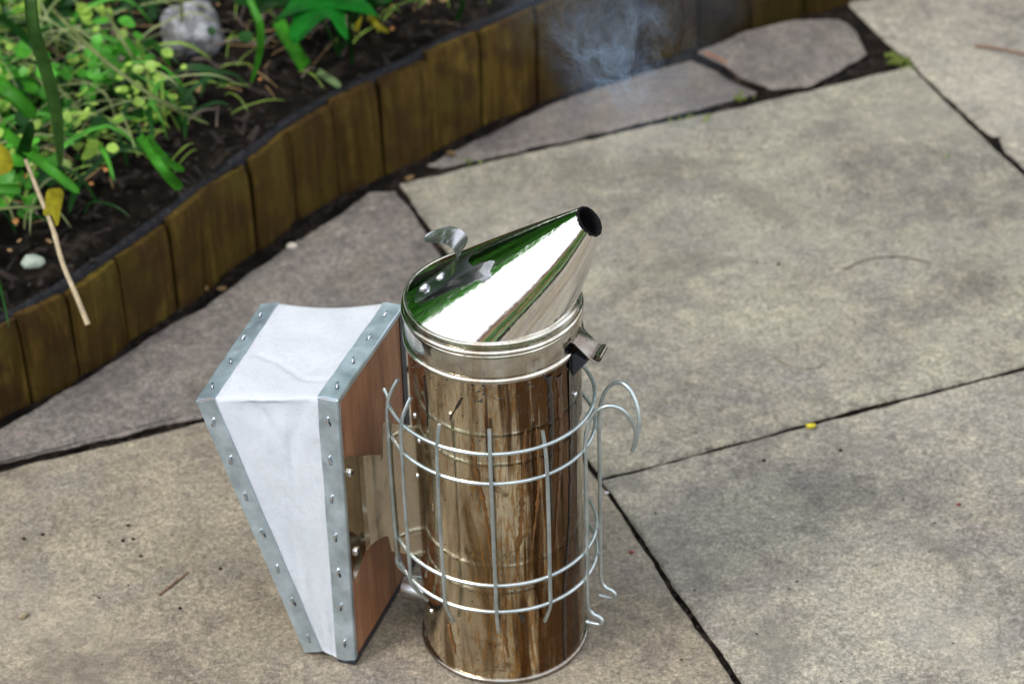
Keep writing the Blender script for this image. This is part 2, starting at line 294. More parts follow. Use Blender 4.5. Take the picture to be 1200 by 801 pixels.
LEAF = {'bright': mat_leaf('leaf_bright', (.075, .32, .028)), 'dark': mat_leaf('leaf_dark', (.008, .055, .006)),
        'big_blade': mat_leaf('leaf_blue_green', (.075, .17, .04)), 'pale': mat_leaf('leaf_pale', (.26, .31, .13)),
        'pale_leaf': mat_leaf('leaf_pale_flat', (.30, .42, .20)), 'yellow': mat_leaf('leaf_yellow', (.44, .40, .03)),
        'lime': mat_leaf('leaf_lime', (.27, .42, .07)), 'star': mat_leaf('leaf_star', (.015, .22, .022), .38),
        'dead': mat_leaf('leaf_dead', (.24, .155, .07), .8, .1), 'orange': mat_leaf('leaf_orange', (.45, .19, .06), .7, .1)}

# polished and galvanised metals
def mat_steel(name, base, brown, amount, rough, stain_scale=1.0, runs=False):
    m = M(name); v = m.map(); vs = m.map(scale=(1, 1, .14))
    film = m.noise(vs, 60*stain_scale, 5, .65, .6); blot = m.noise(v, 45*stain_scale, 6, .7, .5); fine = m.noise(v, 480, 3, .7)
    f = m.math('MULTIPLY', m.ramp(film, [(.42, 0.), (.62, 1.)]), amount)
    col = m.mix(f, base, brown)
    col = m.mix(m.math('MULTIPLY', m.ramp(blot, [(.56, 0.), (.64, 1.)]), amount*.75), col, tuple(x*.45 for x in brown))
    sp = m.ramp(m.noise(m.map(loc=(2, 3, 1)), 300, 3, .7), [(.66, 0.), (.70, 1.)])
    col = m.mix(m.math('MULTIPLY', sp, min(1, amount*1.3)), col, (.10, .055, .02))
    ro = m.math('ADD', m.math('MULTIPLY', f, .20), m.math('ADD', m.math('MULTIPLY', m.ramp(fine, [(.4, 0.), (.7, 1.)]), .10), rough))
    wave = m.noise(m.map(scale=(1, 1, .05)), 75, 3, .55); wave2 = m.noise(m.map(scale=(1, 1, .09)), 420, 3, .6)
    if runs:
        sp_ = m.n('SeparateXYZ'); m.t.links.new(m.co.outputs['Object'], sp_.inputs[0])
        an = m.math('ARCTAN2', sp_.outputs[1], sp_.outputs[0])
        cmb = m.n('CombineXYZ'); m.set(cmb.inputs[0], an); m.set(cmb.inputs[2], m.math('MULTIPLY', sp_.outputs[2], 1.1))
        s1 = m.noise(cmb.outputs[0], 9.5, 6, .62, .35); cmb2 = m.n('CombineXYZ'); m.set(cmb2.inputs[0], an); m.set(cmb2.inputs[2], m.math('MULTIPLY', sp_.outputs[2], 3.0)); s2 = m.noise(cmb2.outputs[0], 24, 5, .6, .3)
        zone = m.ramp(m.math('ADD', m.math('MULTIPLY', an, .25), .5), [(.0, .11), (.345, .75), (.40, 1.), (.47, .9), (.52, .2)])
        zone2 = m.math('ADD', zone, m.math('MULTIPLY', m.ramp(sp_.outputs[2], [(.10, 0.), (.215, 1.)]), .16))
        br = m.ramp(m.math('ADD', m.math('MULTIPLY', zone2, .37), m.math('MULTIPLY', s1, .66)), [(.52, 0.), (.61, 1.)])
        am = m.ramp(m.math('ADD', m.math('MULTIPLY', zone, .22), m.math('MULTIPLY', s2, .85)), [(.53, 0.), (.60, .75)])
        col = m.mix(am, col, (.42, .22, .06)); col = m.mix(m.math('MULTIPLY', br, .9), col, (.085, .035, .012))
        ro = m.math('ADD', ro, m.math('MULTIPLY', am, .08))
    n = m.bump(wave, .22, .0016); n = m.bump(wave2, (.30 if runs else .05), .0003, n); n = m.bump(fine, .05, .0002, n)
    return m.fin(col, ro, 1., n)
STEEL_CAN = mat_steel('stained_steel', (.78, .68, .50), (.17, .095, .035), .9, .05, 1.0, True)
STEEL_LID = mat_steel('polished_steel', (.86, .85, .82), (.50, .38, .24), .20, .035)
STEEL_RIM = mat_steel('steel_rim', (.58, .56, .51), (.30, .20, .10), .55, .08)
STEEL_PLATE = mat_steel('steel_plate', (.80, .74, .62), (.48, .36, .2), .30, .11)
STEEL_BRUSHED = mat_flat('brushed_steel', (.66, .67, .70), .20, 1., .04, 60, .04, .0002)
def mat_galv():
    m = M('galvanised_strip'); v = m.map(); vo = m.n('TexVoronoi'); m.set(vo.inputs['Vector'], v); vo.inputs['Scale'].default_value = 210
    a = m.noise(v, 55, 5, .65)
    col = m.mix(m.ramp(a, [(.35, 0.), (.65, 1.)]), (.40, .49, .56), (.60, .71, .80))
    pass
    ro = m.ramp(a, [(.3, .38), (.7, .52)])
    return m.fin(col, ro, .92, m.bump(m.noise(v, 90, 3), .35, .0012))
GALV = mat_galv()
RIMDARK = mat_steel('dark_rim_steel', (.34, .32, .29), (.16, .10, .06), .6, .14)  # darker stained steel for the base rim and lid hinge
DARKMETAL = mat_flat('dark_strip', (.06, .07, .09), .4, .8, .3, 60)
def mat_wire():
    m = M('zinc_wire'); v = m.map()
    a = m.noise(v, 60, 5, .65)
    col = m.mix(m.ramp(a, [(.4, 0.), (.7, 1.)]), (.36, .42, .44), (.56, .62, .64))
    col = m.mix(m.ramp(m.noise(m.map(loc=(1, 1, 1)), 42, 5, .7), [(.6, 0.), (.72, .65)]), col, (.30, .19, .07))
    return m.fin(col, m.ramp(a, [(.3, .27), (.7, .42)]), .88, m.bump(m.noise(v, 700, 3), .25, .0002))
WIRE = mat_wire()
def mat_leather():
    m = M('white_suede'); v = m.map()
    a = m.noise(v, 30, 4, .6); g = m.noise(v, 850, 3, .7); g2 = m.noise(v, 330, 5, .7)
    col = m.mix(m.ramp(a, [(.35, 0.), (.7, 1.)]), (.68, .72, .78), (.76, .80, .86))
    col = m.mix(.8, col, m.ramp(g2, [(.28, .88), (.5, 1.)]), 'MULTIPLY')
    col = m.mix(m.ramp(m.noise(m.map(loc=(7, 1, 2)), 75, 4, .6), [(.70, 0.), (.76, .22)]), col, (.35, .33, .30))
    n = m.bump(g, .5, .00045); n = m.bump(g2, .4, .0006, n); n = m.bump(a, .5, .002, n)
    return m.fin(col, .92, 0., n, Sheen_Weight=.25)
LEATHER = mat_leather()
def mat_ply():
    m = M('red_plywood'); v = m.map(scale=(1, 1, .07), rot=(.06, 0, 0)); w = m.map()
    g = m.noise(v, 520, 4, .65, .3); g2 = m.noise(v, 90, 4, .6, 1.0)
    col = m.ramp(g2, [(.3, (.16, .070, .034)), (.5, (.27, .128, .064)), (.72, (.37, .20, .11))])
    col = m.mix(.6, col, m.ramp(g, [(.32, .5), (.6, 1.15)]), 'MULTIPLY')
    col = m.mix(m.ramp(m.noise(w, 22, 4), [(.45, 0.), (.72, .5)]), col, (.14, .05, .03))
    return m.fin(col, .52, 0., m.bump(g, .35, .0004))
PLY = mat_ply()
def mat_tar(name, c, rough, metal=0.):
    m = M(name); v = m.map(); a = m.noise(m.map(scale=(1, 1, .2)), 300, 5, .7)
    col = m.mix(m.ramp(a, [(.35, 0.), (.65, 1.)]), tuple(x*.35 for x in c), c)
    m.fin(col, rough, metal, m.bump(a, .5, .0006), Coat_Weight=.6, Coat_Roughness=.08)
    return m.m
TAR = mat_tar('dark_tar', (.014, .006, .004), .2)
BROWNTAR = mat_tar('brown_tar', (.16, .07, .025), .18, .6)
AMBER = mat_tar('amber_tar', (.33, .15, .04), .2, .7)
SOOT = mat_flat('soot', (.003, .003, .004), .8, 0, .5, 400, .6, .0006, Specular_IOR_Level=.12)

# ------------------------------------------------------------------ the ground, earth joints and the paving
def setting(name, bm, mat, **kw): return obj(name, bm, mat, None, kind='structure', **kw)
bm = bmesh.new()
g = 60
s = .022
for i in range(2):
    pass
vv = [bm.verts.new(p) for p in ((-g, -g, -.05), (g, -g, -.05), (g, g, -.05), (-g, g, -.05))]; bm.faces.new(vv)
LAWN = mat_flat('lawn', (.05, .11, .025), .9, 0, .5, 3, .5, .02)
setting('ground', bm, LAWN)
bm = bmesh.new()
nx = 150
gv = [[bm.verts.new((-.75+1.5*i/nx, -.45+1.5*j/nx, -.0042+.0040*(mn.noise(Vector((i*.31, j*.31, 0)))+.5*mn.noise(Vector((i*.9, j*.9, 3)))))) for i in range(nx+1)] for j in range(nx+1)]
for j in range(nx):
    for i in range(nx): bm.faces.new((gv[j][i], gv[j][i+1], gv[j+1][i+1], gv[j+1][i]))
setting('earth', bm, SOIL, )
bm = bmesh.new(); vv = [bm.verts.new(p) for p in ((-3, -3, -.03), (3, -3, -.03), (3, 3, -.03), (-3, 3, -.03))]; bm.faces.new(vv)
setting('subsoil', bm, SOIL)

E1 = Vector((math.cos(math.radians(20)), math.sin(math.radians(20)), 0)); E2 = Vector((-E1.y, E1.x, 0)); ORG = Vector((.0640, .1465, 0))
def st(s_, t_): p = ORG+E1*s_+E2*t_; return (p.x, p.y)
paving = empty('paving', (0, 0, 0), kind='structure')
slab_no = 0
def slab(poly, mat, rough=.0016, z=0.0, step=.004, thick=.035, tilt=(0, 0), label=None):
    """one stone slab: a closed outline, worn irregular arris, dished top"""
    global slab_no; slab_no += 1
    pts = []
    n = len(poly)
    for i in range(n):
        a = Vector((*poly[i], 0)); b = Vector((*poly[(i+1) % n], 0)); L = (b-a).length; k = max(1, int(L/step))
        for q in range(k): pts.append(a.lerp(b, q/k))
    cen = sum(pts, Vector())/len(pts)
    sd_ = slab_no*7.3
    def off(p, d, w):
        e = mn.noise(Vector((p.x*45, p.y*45, sd_)))*1.0 + mn.noise(Vector((p.x*150, p.y*150, sd_+5)))*.6 + mn.noise(Vector((p.x*14, p.y*14, sd_+9)))*1.2
        return p - d*(rough*-.15 + rough*.9*e + rough*1.3*max(0, mn.noise(Vector((p.x*260, p.y*260, sd_+2)))-.25) + w)
    m_ = len(pts); bmm = bmesh.new(); rings = []
    prof = [(0, -thick), (0, -.005), (.0006, -.0022), (.0020, -.0006), (.0045, 0)]
    dirs = []
    for i in range(m_):
        t = (pts[(i+1) % m_]-pts[i-1]).normalized(); d = Vector((t.y, -t.x, 0)); dirs.append(d)
    area = sum(pts[i].x*pts[(i+1) % m_].y-pts[(i+1) % m_].x*pts[i].y for i in range(m_))
    if area < 0: dirs = [-d for d in dirs]
    for w, zz in prof:
        ring = []
        for i in range(m_):
            p = off(pts[i], dirs[i], w); zz2 = zz + (0 if zz < -.01 else .0009*mn.noise(Vector((p.x*60, p.y*60, sd_))))
            ring.append(bmm.verts.new((p.x, p.y, z+zz2+(p.x-cen.x)*tilt[0]+(p.y-cen.y)*tilt[1])))
        rings.append(ring)
    for k in range(len(rings)-1):
        for i in range(m_):
            j = (i+1) % m_; f_ = bmm.faces.new((rings[k][i], rings[k][j], rings[k+1][j], rings[k+1][i])); f_.material_index = 1 if k < 2 else 0
    bmm.faces.new(rings[-1]); bmm.faces.new(rings[0][::-1])
    bmesh.ops.recalc_face_normals(bmm, faces=bmm.faces)
    bmesh.ops.triangulate(bmm, faces=[f for f in bmm.faces if len(f.verts) > 4])
    o = obj('slab', bmm, mat, paving, smooth='auto'); o.data.materials.append(SOIL)
    if label: o['label'] = label
    return o
G = .0009
rect = lambda a, b, c, d: [st(a, c), st(b, c), st(b, d), st(a, d)]
slab([st(G+.0003, G), st(.1, .0010), st(.2, .0022), st(.447, G), st(.4505, .21), st(.4545, .415), st(.30, .4115), st(.15, .4135), st(G+.0015, .4095)], SLAB_OLIVE, .0013)
slab(rect(-.452, -G-.0003, -.277, .1660), SLAB_WARM, .0013)
slab(rect(G+.0004, .450, -.445, -G), SLAB_GREY, .0012)
S1 = [st(-G-.001, .1708), st(-G-.002, .398), (-.098, .517), (-.118, .487), (-.150, .450), (-.182, .411), (-.214, .363), (-.250, .326), (-.279, .290), (-.318, .248), (-.345, .217), (-.385, .172), st(-.43, .1728), st(-.2, .1698)]
slab(S1, SLAB_LILAC, .0018, z=.002)
slab([(-.052, .5585), (-.031, .5815), (.0164, .6216), (.0736, .6666), (.1319, .6995), (.1690, .716), (.1895, .694), (.2030, .672), (.2185, .6560), st(.19, .4195), st(.10, .4178), st(.04, .4185)], SLAB_LILAC, .0018)
slab([(.1751, .7264), (.1958, .7008), (.2064, .6819), (.2310, .6590), (.2645, .6625), (.2894, .6842), (.3151, .7127), (.3130, .7574), (.3012, .7767), (.2616, .778), (.2159, .7594)], SLAB_LILAC, .0022, z=.002)
slab([st(.4545, .10), st(.9, .10), st(.9, .70), st(.60, .70), st(.459, .553)], SLAB_GREY, .0016, z=-.001)
slab(rect(.4525, .9, -.17, .097), SLAB_OLIVE, .0014)
slab(rect(.455, .9, -.62, -.175), SLAB_WARM)
for a, b, c, d, mt_ in ((-.452, -G, -.73, -.282, SLAB_GREY), (G, .45, -.90, -.45, SLAB_WARM), (-.91, -.457, -.45, -.02, SLAB_OLIVE), (-.91, -.457, -.90, -.455, SLAB_WARM),
                       (-.452, -G, -1.18, -.735, SLAB_WARM), (G, .45, -1.35, -.905, SLAB_GREY), (.455, .9, -1.07, -.625, SLAB_GREY), (.905, 1.35, -.6, -.15, SLAB_GREY), (.905, 1.35, -.145, .3, SLAB_WARM),
                       (.905, 1.35, .305, .75, SLAB_OLIVE), (-.91, -.457, -1.35, -.905, SLAB_GREY), (.905, 1.35, -1.05, -.605, SLAB_OLIVE), (-1.36, -.915, -.75, -.3, SLAB_WARM), (-1.36, -.915, -1.2, -.755, SLAB_GREY),
                       (1.355, 1.8, -.6, -.15, SLAB_OLIVE), (1.355, 1.8, -.145, .3, SLAB_GREY), (-.452, -G, -1.63, -1.185, SLAB_OLIVE), (G, .45, -1.8, -1.355, SLAB_WARM), (.455, .9, -1.52, -1.075, SLAB_OLIVE)):
    slab(rect(a, b, c, d), mt_, step=.03)

# ------------------------------------------------------------------ timber edging
EP = [(-.86, -.25), (-.74, -.13), (-.60, .0), (-.50, .095), (-.43, .157)]+[tuple(p) for p in D_EDGE_BASE]+[(.45, .86), (.6, .905), (.8, .94), (1.1, .97), (1.5, .99)]
ecurve = catmull([(x, y, 0) for x, y in EP], 24)
cum = [0]
for i in range(1, len(ecurve)): cum.append(cum[-1]+(ecurve[i]-ecurve[i-1]).length)
def eat(s_):
    s_ = max(0, min(cum[-1]-1e-6, s_)); import bisect
    i = max(1, bisect.bisect_left(cum, s_)); t = (s_-cum[i-1])/max(1e-9, cum[i]-cum[i-1])
    p = ecurve[i-1].lerp(ecurve[i], t); i0 = max(0, i-10); i1 = min(len(ecurve)-1, i+10)
    d = (ecurve[i1]-ecurve[i0]).normalized(); return p, d, Vector((-d.y, d.x, 0))
edging = empty('timber_edging', (ecurve[0].x, ecurve[0].y, 0), label='low curved edging of upright brown timber planks along the flower bed', category='garden edging')
edging_off = Vector(edging.location)
def nearest_s(x, y): return cum[min(range(len(ecurve)), key=lambda i: (ecurve[i]-Vector((x, y, 0))).length)]
seams = [nearest_s(*p) for p in ((-.3227, .2592), (-.2935, .2907), (-.2627, .3287), (-.2316, .3701), (-.2038, .4124), (-.1775, .4467), (-.15, .4874), (-.1193, .5246), (-.0855, .5522), (-.0481, .5843), (-.007, .6208), (.0381, .6557))]
ss = [seams[0]]
while ss[0] > .06: ss.insert(0, ss[0]-random.uniform(.044, .052))
ss += seams[1:]
while ss[-1] < cum[-1]-.06: ss.append(ss[-1]+random.uniform(.05, .058))
def eheight(s_):
    s0 = seams[0]; s1 = seams[-1]; t = min(1, max(0, (s_-s0)/(s1-s0))); return .0640+.0195*t
for q in range(len(ss)-1):
    a, b = ss[q]+random.uniform(.0008, .0014), ss[q+1]-random.uniform(.0008, .0014); h = eheight((a+b)/2)+random.uniform(-.0018, .0018)
    lean = random.uniform(-.002, .002); slope = random.uniform(-.0015, .0015); bmm = bmesh.new(); K = 12; Z = 8; grid = []
    ph = random.random()*9; face = random.uniform(-.0016, .0016)
    for i in range(K+1):
        t = i/K; p, d, n = eat(a+(b-a)*t); conv = .0018*(1-abs(2*t-1)**3) + .0007*mn.noise(Vector((t*9, ph, 0)))
        col = []
        for j in range(Z+1):
            zz = -.025+(h+slope*(t-.5)*2+.0008*mn.noise(Vector((t*14, ph, 5)))+.025)*j/Z
            f = conv+face - (.0022*max(0, (j/Z-.86)/.14)**2) + .0005*mn.noise(Vector((t*12, zz*30, ph)))
            col.append(bmm.verts.new(p-n*f+d*lean*(zz/.08)+Vector((0, 0, zz))-edging_off))
        for j2, dep in ((0, .002), (1, .0065), (2, .0068)):
            zz = h+slope*(t-.5)*2 + (.0012*mn.noise(Vector((t*8, ph, 7+j2))) if j2 < 2 else -.004)
            col.append(bmm.verts.new(p+n*dep+d*lean+Vector((0, 0, zz))-edging_off))
        col.append(bmm.verts.new(p+n*.0068+Vector((0, 0, -.025))-edging_off)); grid.append(col)
    R_ = len(grid[0])
    for i in range(K):
        for j in range(R_-1): bmm.faces.new((grid[i][j], grid[i+1][j], grid[i+1][j+1], grid[i][j+1]))
    bmm.faces.new(grid[0][::-1]); bmm.faces.new(grid[-1])
    bmesh.ops.recalc_face_normals(bmm, faces=bmm.faces)
    obj('plank', bmm, PLANK if eat(a)[0].x < .03 else PLANK_MID if eat(a)[0].x < .075 else PLANK_DEEP if eat(a)[0].x < .16 else PLANK_DARK, edging, smooth='auto')
# black membrane folded behind the planks
bmm = bmesh.new(); rows = []
N_ = int(cum[-1]/.006)
for i in range(N_+1):
    s_ = cum[-1]*i/N_; p, d, n = eat(s_); h = eheight(s_); w = mn.noise(Vector((s_*22, 0, 0))); w2 = mn.noise(Vector((s_*70, 4, 0)))
    rows.append([bmm.verts.new(p+n*o_+Vector((0, 0, z_))-edging_off) for o_, z_ in ((.0075, h-.02), (.0055+.0010*w, h+.0022+.0010*w2), (.010+.002*w2, h+.0042+.0018*w), (.014+.002*w, h+.0005+.003*w2), (.018+.003*w, h-.010))])
for i in range(N_):
    for j in range(4): bmm.faces.new((rows[i][j], rows[i+1][j], rows[i+1][j+1], rows[i][j+1]))
obj('membrane', bmm, LINER, edging, smooth=True)
# the raised bed
bmm = bmesh.new(); rows = []; NB = 260
vs_ = [.014+.004*k for k in range(110)]+[.48+.05*k for k in range(40)]
fix = Vector((-.55, .83, 0)).normalized()
for i in range(NB+1):
    s_ = cum[-1]*i/NB; p, d, n = eat(s_); h = eheight(s_); row = []
    for v_ in vs_:
        b_ = min(1, v_/.4); dirv = (n*(1-b_)+fix*b_).normalized(); q = p+n*min(v_, .03)+dirv*max(0, v_-.03)
        z_ = h-.006+.012*min(1, v_/.3)+.007*mn.noise(q*28)+.004*mn.noise(q*80)+(.05*mn.noise(q*1.3) if v_ > .5 else 0)
        row.append(bmm.verts.new((q.x, q.y, z_)))
    rows.append(row)
for i in range(NB):
    for j in range(len(vs_)-1): bmm.faces.new((rows[i][j], rows[i+1][j], rows[i+1][j+1], rows[i][j+1]))
bed = setting('soil_bed', bmm, SOIL)
def bed_z(x, y): return .082

# ------------------------------------------------------------------ the bee smoker (local +X is the spout side)
smoker = empty('bee_smoker', (0, 0, 0), math.radians(-20.5), label='stained steel bee smoker with white leather bellows, wire guard and slanted spout on the paving', category='bee smoker')
# fire chamber
RB = .0487
bm = bmesh.new()
dent = lambda a, z: .00022*mn.noise(Vector((math.cos(a)*3, math.sin(a)*3, z*16)))
prof = [(.030, .003), (.0470, .003), (.0485, .0026)]+[(RB, .004+(.219-.004)*k/40) for k in range(41)]
lathe(bm, prof, 160, wob=dent)
can = obj('fire_chamber', bm, STEEL_CAN, smoker, smooth='auto')
def bead(R, z, r, n=10, flat=1.0): return [(R+r*math.cos(t), z+r*flat*math.sin(t)) for t in [(-.5*PI-.3)+(PI+.6)*k/n for k in range(n+1)]]
bm = bmesh.new(); lathe(bm, bead(.0487, .0022, .0018), 160); obj('base_rim', bm, RIMDARK, can, smooth=True)
bm = bmesh.new()
pr = bead(.0489, .2193, .0019)+[(.0493, .2222)]+[(.0493+.00025*math.sin(k/8*PI), .2222+(.2350-.2222)*k/8) for k in range(1, 9)]
pr += [(.0490, .2354)]+bead(.0491, .2378, .0018)+[(.0490, .2402), (.0487, .2412)]+bead(.0486, .2427, .0012, 6)+[(.0478, .2441), (.0472, .2437)]
lathe(bm, pr, 160); collar = obj('lid_collar', bm, STEEL_RIM, smoker, smooth='auto')
# spout: oblique cone
T = Vector((.0576, 0, .3015)); ax = Vector((.733, 0, .680)).normalized(); ex = Vector((ax.z, 0, -ax.x)); rt = .0088
bm = bmesh.new(); NS = 160; rows = []; NR = 40
for k in range(NR+1):
    t = k/NR; row = []
    for i in range(NS):
        a = 2*PI*i/NS
        p0 = Vector((.0474*math.cos(a), .0474*math.sin(a), .2438)); p1 = T+ex*rt*math.cos(a)+Vector((0, rt*math.sin(a), 0))
        q = p0.lerp(p1, t); c = Vector((0, 0, .2438)).lerp(T, t); bul = .0012*math.sin(PI*t)
        row.append(bm.verts.new(q+(q-c).normalized()*bul))
    rows.append(row)
for k in range(NR):
    for i in range(NS): bm.faces.new((rows[k][i], rows[k][(i+1) % NS], rows[k+1][(i+1) % NS], rows[k+1][i]))
spout = obj('spout', bm, STEEL_LID, smoker, smooth=True)
bm = bmesh.new(); rows = []   # sooty mouth
for (r_, d_) in ((rt+.00035, -.0010), (rt+.0003, 0), (rt-.0001, .0004), (rt-.0006, .0005), (rt-.0012, -.001), (rt-.0010, -.006), (rt-.0016, -.012), (.0, -.013)):
    rows.append([bm.verts.new(T+ax*(d_+.0003*mn.noise(Vector((i*.9, r_*900, 1))))+(ex*math.cos(2*PI*i/64)+Vector((0, 1, 0))*math.sin(2*PI*i/64))*(max(r_, .0001)+.0004*mn.noise(Vector((i*.6, d_*500, 0))))) for i in range(64)])
for k in range(len(rows)-1):
    for i in range(64): bm.faces.new((rows[k][i], rows[k][(i+1) % 64], rows[k+1][(i+1) % 64], rows[k+1][i]))
bmesh.ops.recalc_face_normals(bm, faces=bm.faces)
obj('spout_mouth', bm, SOOT, spout, smooth=True, label='black sooty mouth of the spout')
# curled lid handle and tail tab
def strip(path, wfun, thick, name, parent, mat, arch=0.0, notch=0.0, n=8, shift=0.0):
    P = catmull([(x, 0, z) for x, z in path], n); bm = bmesh.new(); K = len(P); W = 10; rows = []
    for i, p in enumerate(P):
        t = (P[min(i+1, K-1)]-P[max(i-1, 0)]).normalized(); nn = Vector((-t.z, 0, t.x)); w = wfun(i/(K-1)); row = []
        for j in range(W+1):
            s_ = 2*j/W-1; nt = t*(-notch*(1-abs(s_))*max(0, (i/(K-1)-.8)/.2)); row.append(bm.verts.new(p+Vector((0, s_*w, 0))+nn*arch*(1-s_*s_)+nt))
        rows.append(row)
    for i in range(K-1):
        for j in range(W): bm.faces.new((rows[i][j], rows[i+1][j], rows[i+1][j+1], rows[i][j+1]))
    if name == 'lid_handle':
        for i, row in enumerate(rows):
            k = min(1, max(0, (i/(K-1)-.30)/.25)); ax_ = SS.lerp(Vector((0, -1, 0)), k).normalized()
            for v in row: x, y, z = v.co; v.co = SO+SDD*x+SN*z+SS*.0065+ax_*((y-.0065)*(1+.35*k))+SN*(.0012*k)
    else:
        for v in bm.verts: x, y, z = v.co; v.co = SO+SDD*x+SN*z+SS*(y+shift)
    bmesh.ops.solidify(bm, geom=list(bm.faces), thickness=thick)
    bmesh.ops.recalc_face_normals(bm, faces=bm.faces)
    return obj(name, bm, mat, parent, smooth='auto')
def wcurl(t):
    w = .0072*(1-.12*t)
    if t > .80: w *= math.sqrt(max(.02, 1-((t-.80)/.20)**2))
    if t < .10: w *= math.sqrt(max(.05, 1-((.10-t)/.10)**2))
    return w
SO, SDD, SN, SS = Vector((-.0426, -.0208, .2438)), Vector((.8219, .1467, .5504)), Vector((-.5058, -.2563, .8237)), Vector((.2619, -.9554, -.1364))
CP = [(.0100, .0018), (.0180, .0026), (.0260, .0034), (.0335, .0048), (.0403, .0076), (.0457, .0121), (.0480, .0178), (.0474, .0232), (.0442, .0272), (.0390, .0296), (.0345, .0318)]
curl = strip(CP, wcurl, .0007, 'lid_handle', smoker, STEEL_BRUSHED, .0007, shift=-.001)
TP = [(.0080, .0012), (.0180, .0016), (.0260, .0022), (.0340, .0036), (.0420, .0042), (.0510, .0058)]
strip(TP, lambda t: .0060+.0018*t, .0006, 'handle_tab', curl, STEEL_BRUSHED, .0009, .004, shift=.001)
for x, y in ((.0150, .0008), (.0262, -.0012)):
    bm = bmesh.new(); dome(bm, SO+SDD*x+SS*y+SN*.0040, SN, .0031, .0019, 20, 5); obj('rivet', bm, STEEL_BRUSHED, curl, smooth=True)
# latch / hinge on the spout side
HY = .0078
bm = bmesh.new(); extrude_poly(bm, [(.0478, -HY, .2262), (.0500, -HY, .2268), (.0590, -HY, .2178), (.0630, -HY, .2158), (.0625, -HY, .2150), (.0586, -HY, .2168), (.0498, -HY, .2255)], (0, HY*2, 0)); bevel(bm, .0002, 1)
hinge = obj('lid_hinge', bm, RIMDARK, smoker, smooth='auto')
bm = bmesh.new(); extrude_poly(bm, [(.0484, -HY*.9, .2195), (.0560, -HY*.9, .2154), (.0588, -HY*.9, .2165), (.0500, -HY*.9, .2045), (.0486, -HY*.9, .2030)], (0, HY*1.8, 0)); obj('hinge_plate', bm, DARKMETAL, hinge, smooth='auto')
bm = bmesh.new(); sp = []
for k in range(26):
    a = -2.0+k/25*5.2; sp.append((.0630+.0021*math.cos(a), .2170+.0021*math.sin(a)))
rows = [[bm.verts.new((x, y, z)) for x, z in sp] for y in (-HY*.75, HY*.75)]
for k in range(25): bm.faces.new((rows[0][k], rows[0][k+1], rows[1][k+1], rows[1][k]))
bmesh.ops.solidify(bm, geom=list(bm.faces), thickness=.0007); obj('hinge_knuckle', bm, STEEL_RIM, hinge, smooth='auto')
# seam plate below the hinge with rivets
bm = bmesh.new(); rows = []
for k in range(7):
    a = math.radians(-13+26*k/6); rows.append([bm.verts.new(((RB+.0006)*math.cos(a), (RB+.0006)*math.sin(a), z)) for z in (.168, .2165)])
for k in range(6): bm.faces.new((rows[k][0], rows[k+1][0], rows[k+1][1], rows[k][1]))
bmesh.ops.solidify(bm, geom=list(bm.faces), thickness=-.0005)
seam = obj('seam_plate', bm, STEEL_RIM, can, smooth='auto')
for a, z in ((-.10, .2085), (-.10, .1895), (.12, .2085)):
    n_ = Vector((math.cos(a), math.sin(a), 0)); bm = bmesh.new(); dome(bm, n_*(RB+.0011)+Vector((0, 0, z)), n_, .0017, .0010, 12); obj('rivet', bm, STEEL_BRUSHED, can, smooth=True)
# rivet pairs on the bellows side of the can
for a, z in ((-2.45, .1745), (-2.35, .160), (-2.5, .130), (-2.3, .036)):
    n_ = Vector((math.cos(a), math.sin(a), 0)); bm = bmesh.new(); dome(bm, n_*(RB+.0002)+Vector((0, 0, z)), n_, .0019, .0011, 12); obj('rivet', bm, STEEL_BRUSHED, can, smooth=True)
# tar and honey coloured runs
for nm, pts in D_DRIPS:
    P = catmull([(a, z, w) for a, z, w in pts], 14); bm = bmesh.new(); rows = []; K = len(P); sd_ = random.random()*50
    for i, p in enumerate(P):
        t = i/(K-1); a0 = p.x+.010*mn.noise(Vector((p.y*160, sd_, 0)))+.005*mn.noise(Vector((p.y*500, sd_, 1)))
        w = p.z*.80*(1+1.1*mn.noise(Vector((p.y*240, sd_, 3)))+.35*mn.noise(Vector((p.y*600, sd_, 4)))); w = max(.00015, w)
        if t > .94: w *= math.sqrt(max(.03, 1-((t-.94)/.06)**2))
        if t < .04 and 'amber' in nm: w *= t/.04+.05
        row = []
        for j in range(7):
            s_ = 2*j/6-1; a = a0+s_*w/RB; r_ = RB+.00028+.00040*(1-s_**2)+dent(a, p.y); row.append(bm.verts.new((r_*math.cos(a), r_*math.sin(a), p.y)))
        rows.append(row)
    for i in range(K-1):
        for j in range(6): bm.faces.new((rows[i][j], rows[i][j+1], rows[i+1][j+1], rows[i+1][j]))
    bmesh.ops.recalc_face_normals(bm, faces=bm.faces)
    obj('tar_run', bm, AMBER if 'amber' in nm else (BROWNTAR if nm == 'brown' else TAR), can, smooth=True)
# crust of drips just under the collar, and specks
bm = bmesh.new()
for k in range(150):
    a = random.uniform(-2.5, -.2); z = .2165-abs(random.gauss(0, .006)) if k < 60 else random.uniform(.02, .214); r_ = random.uniform(.0002, .0007)*(1.5 if k < 40 else 1)
    n_ = Vector((math.cos(a), math.sin(a), 0)); dome(bm, n_*(RB+.0001)+Vector((0, 0, z)), n_, r_, r_*.35, 7, 2)
obj('tar_specks', bm, TAR, can, smooth=True, kind='stuff')
# air inlet near the base
bm = bmesh.new(); tube(bm, [(-.046, -.002, .020), (-.053, -.002, .020), (-.0635, -.002, .020)], .0078, 28); obj('air_tube', bm, STEEL_BRUSHED, smoker, smooth='auto')

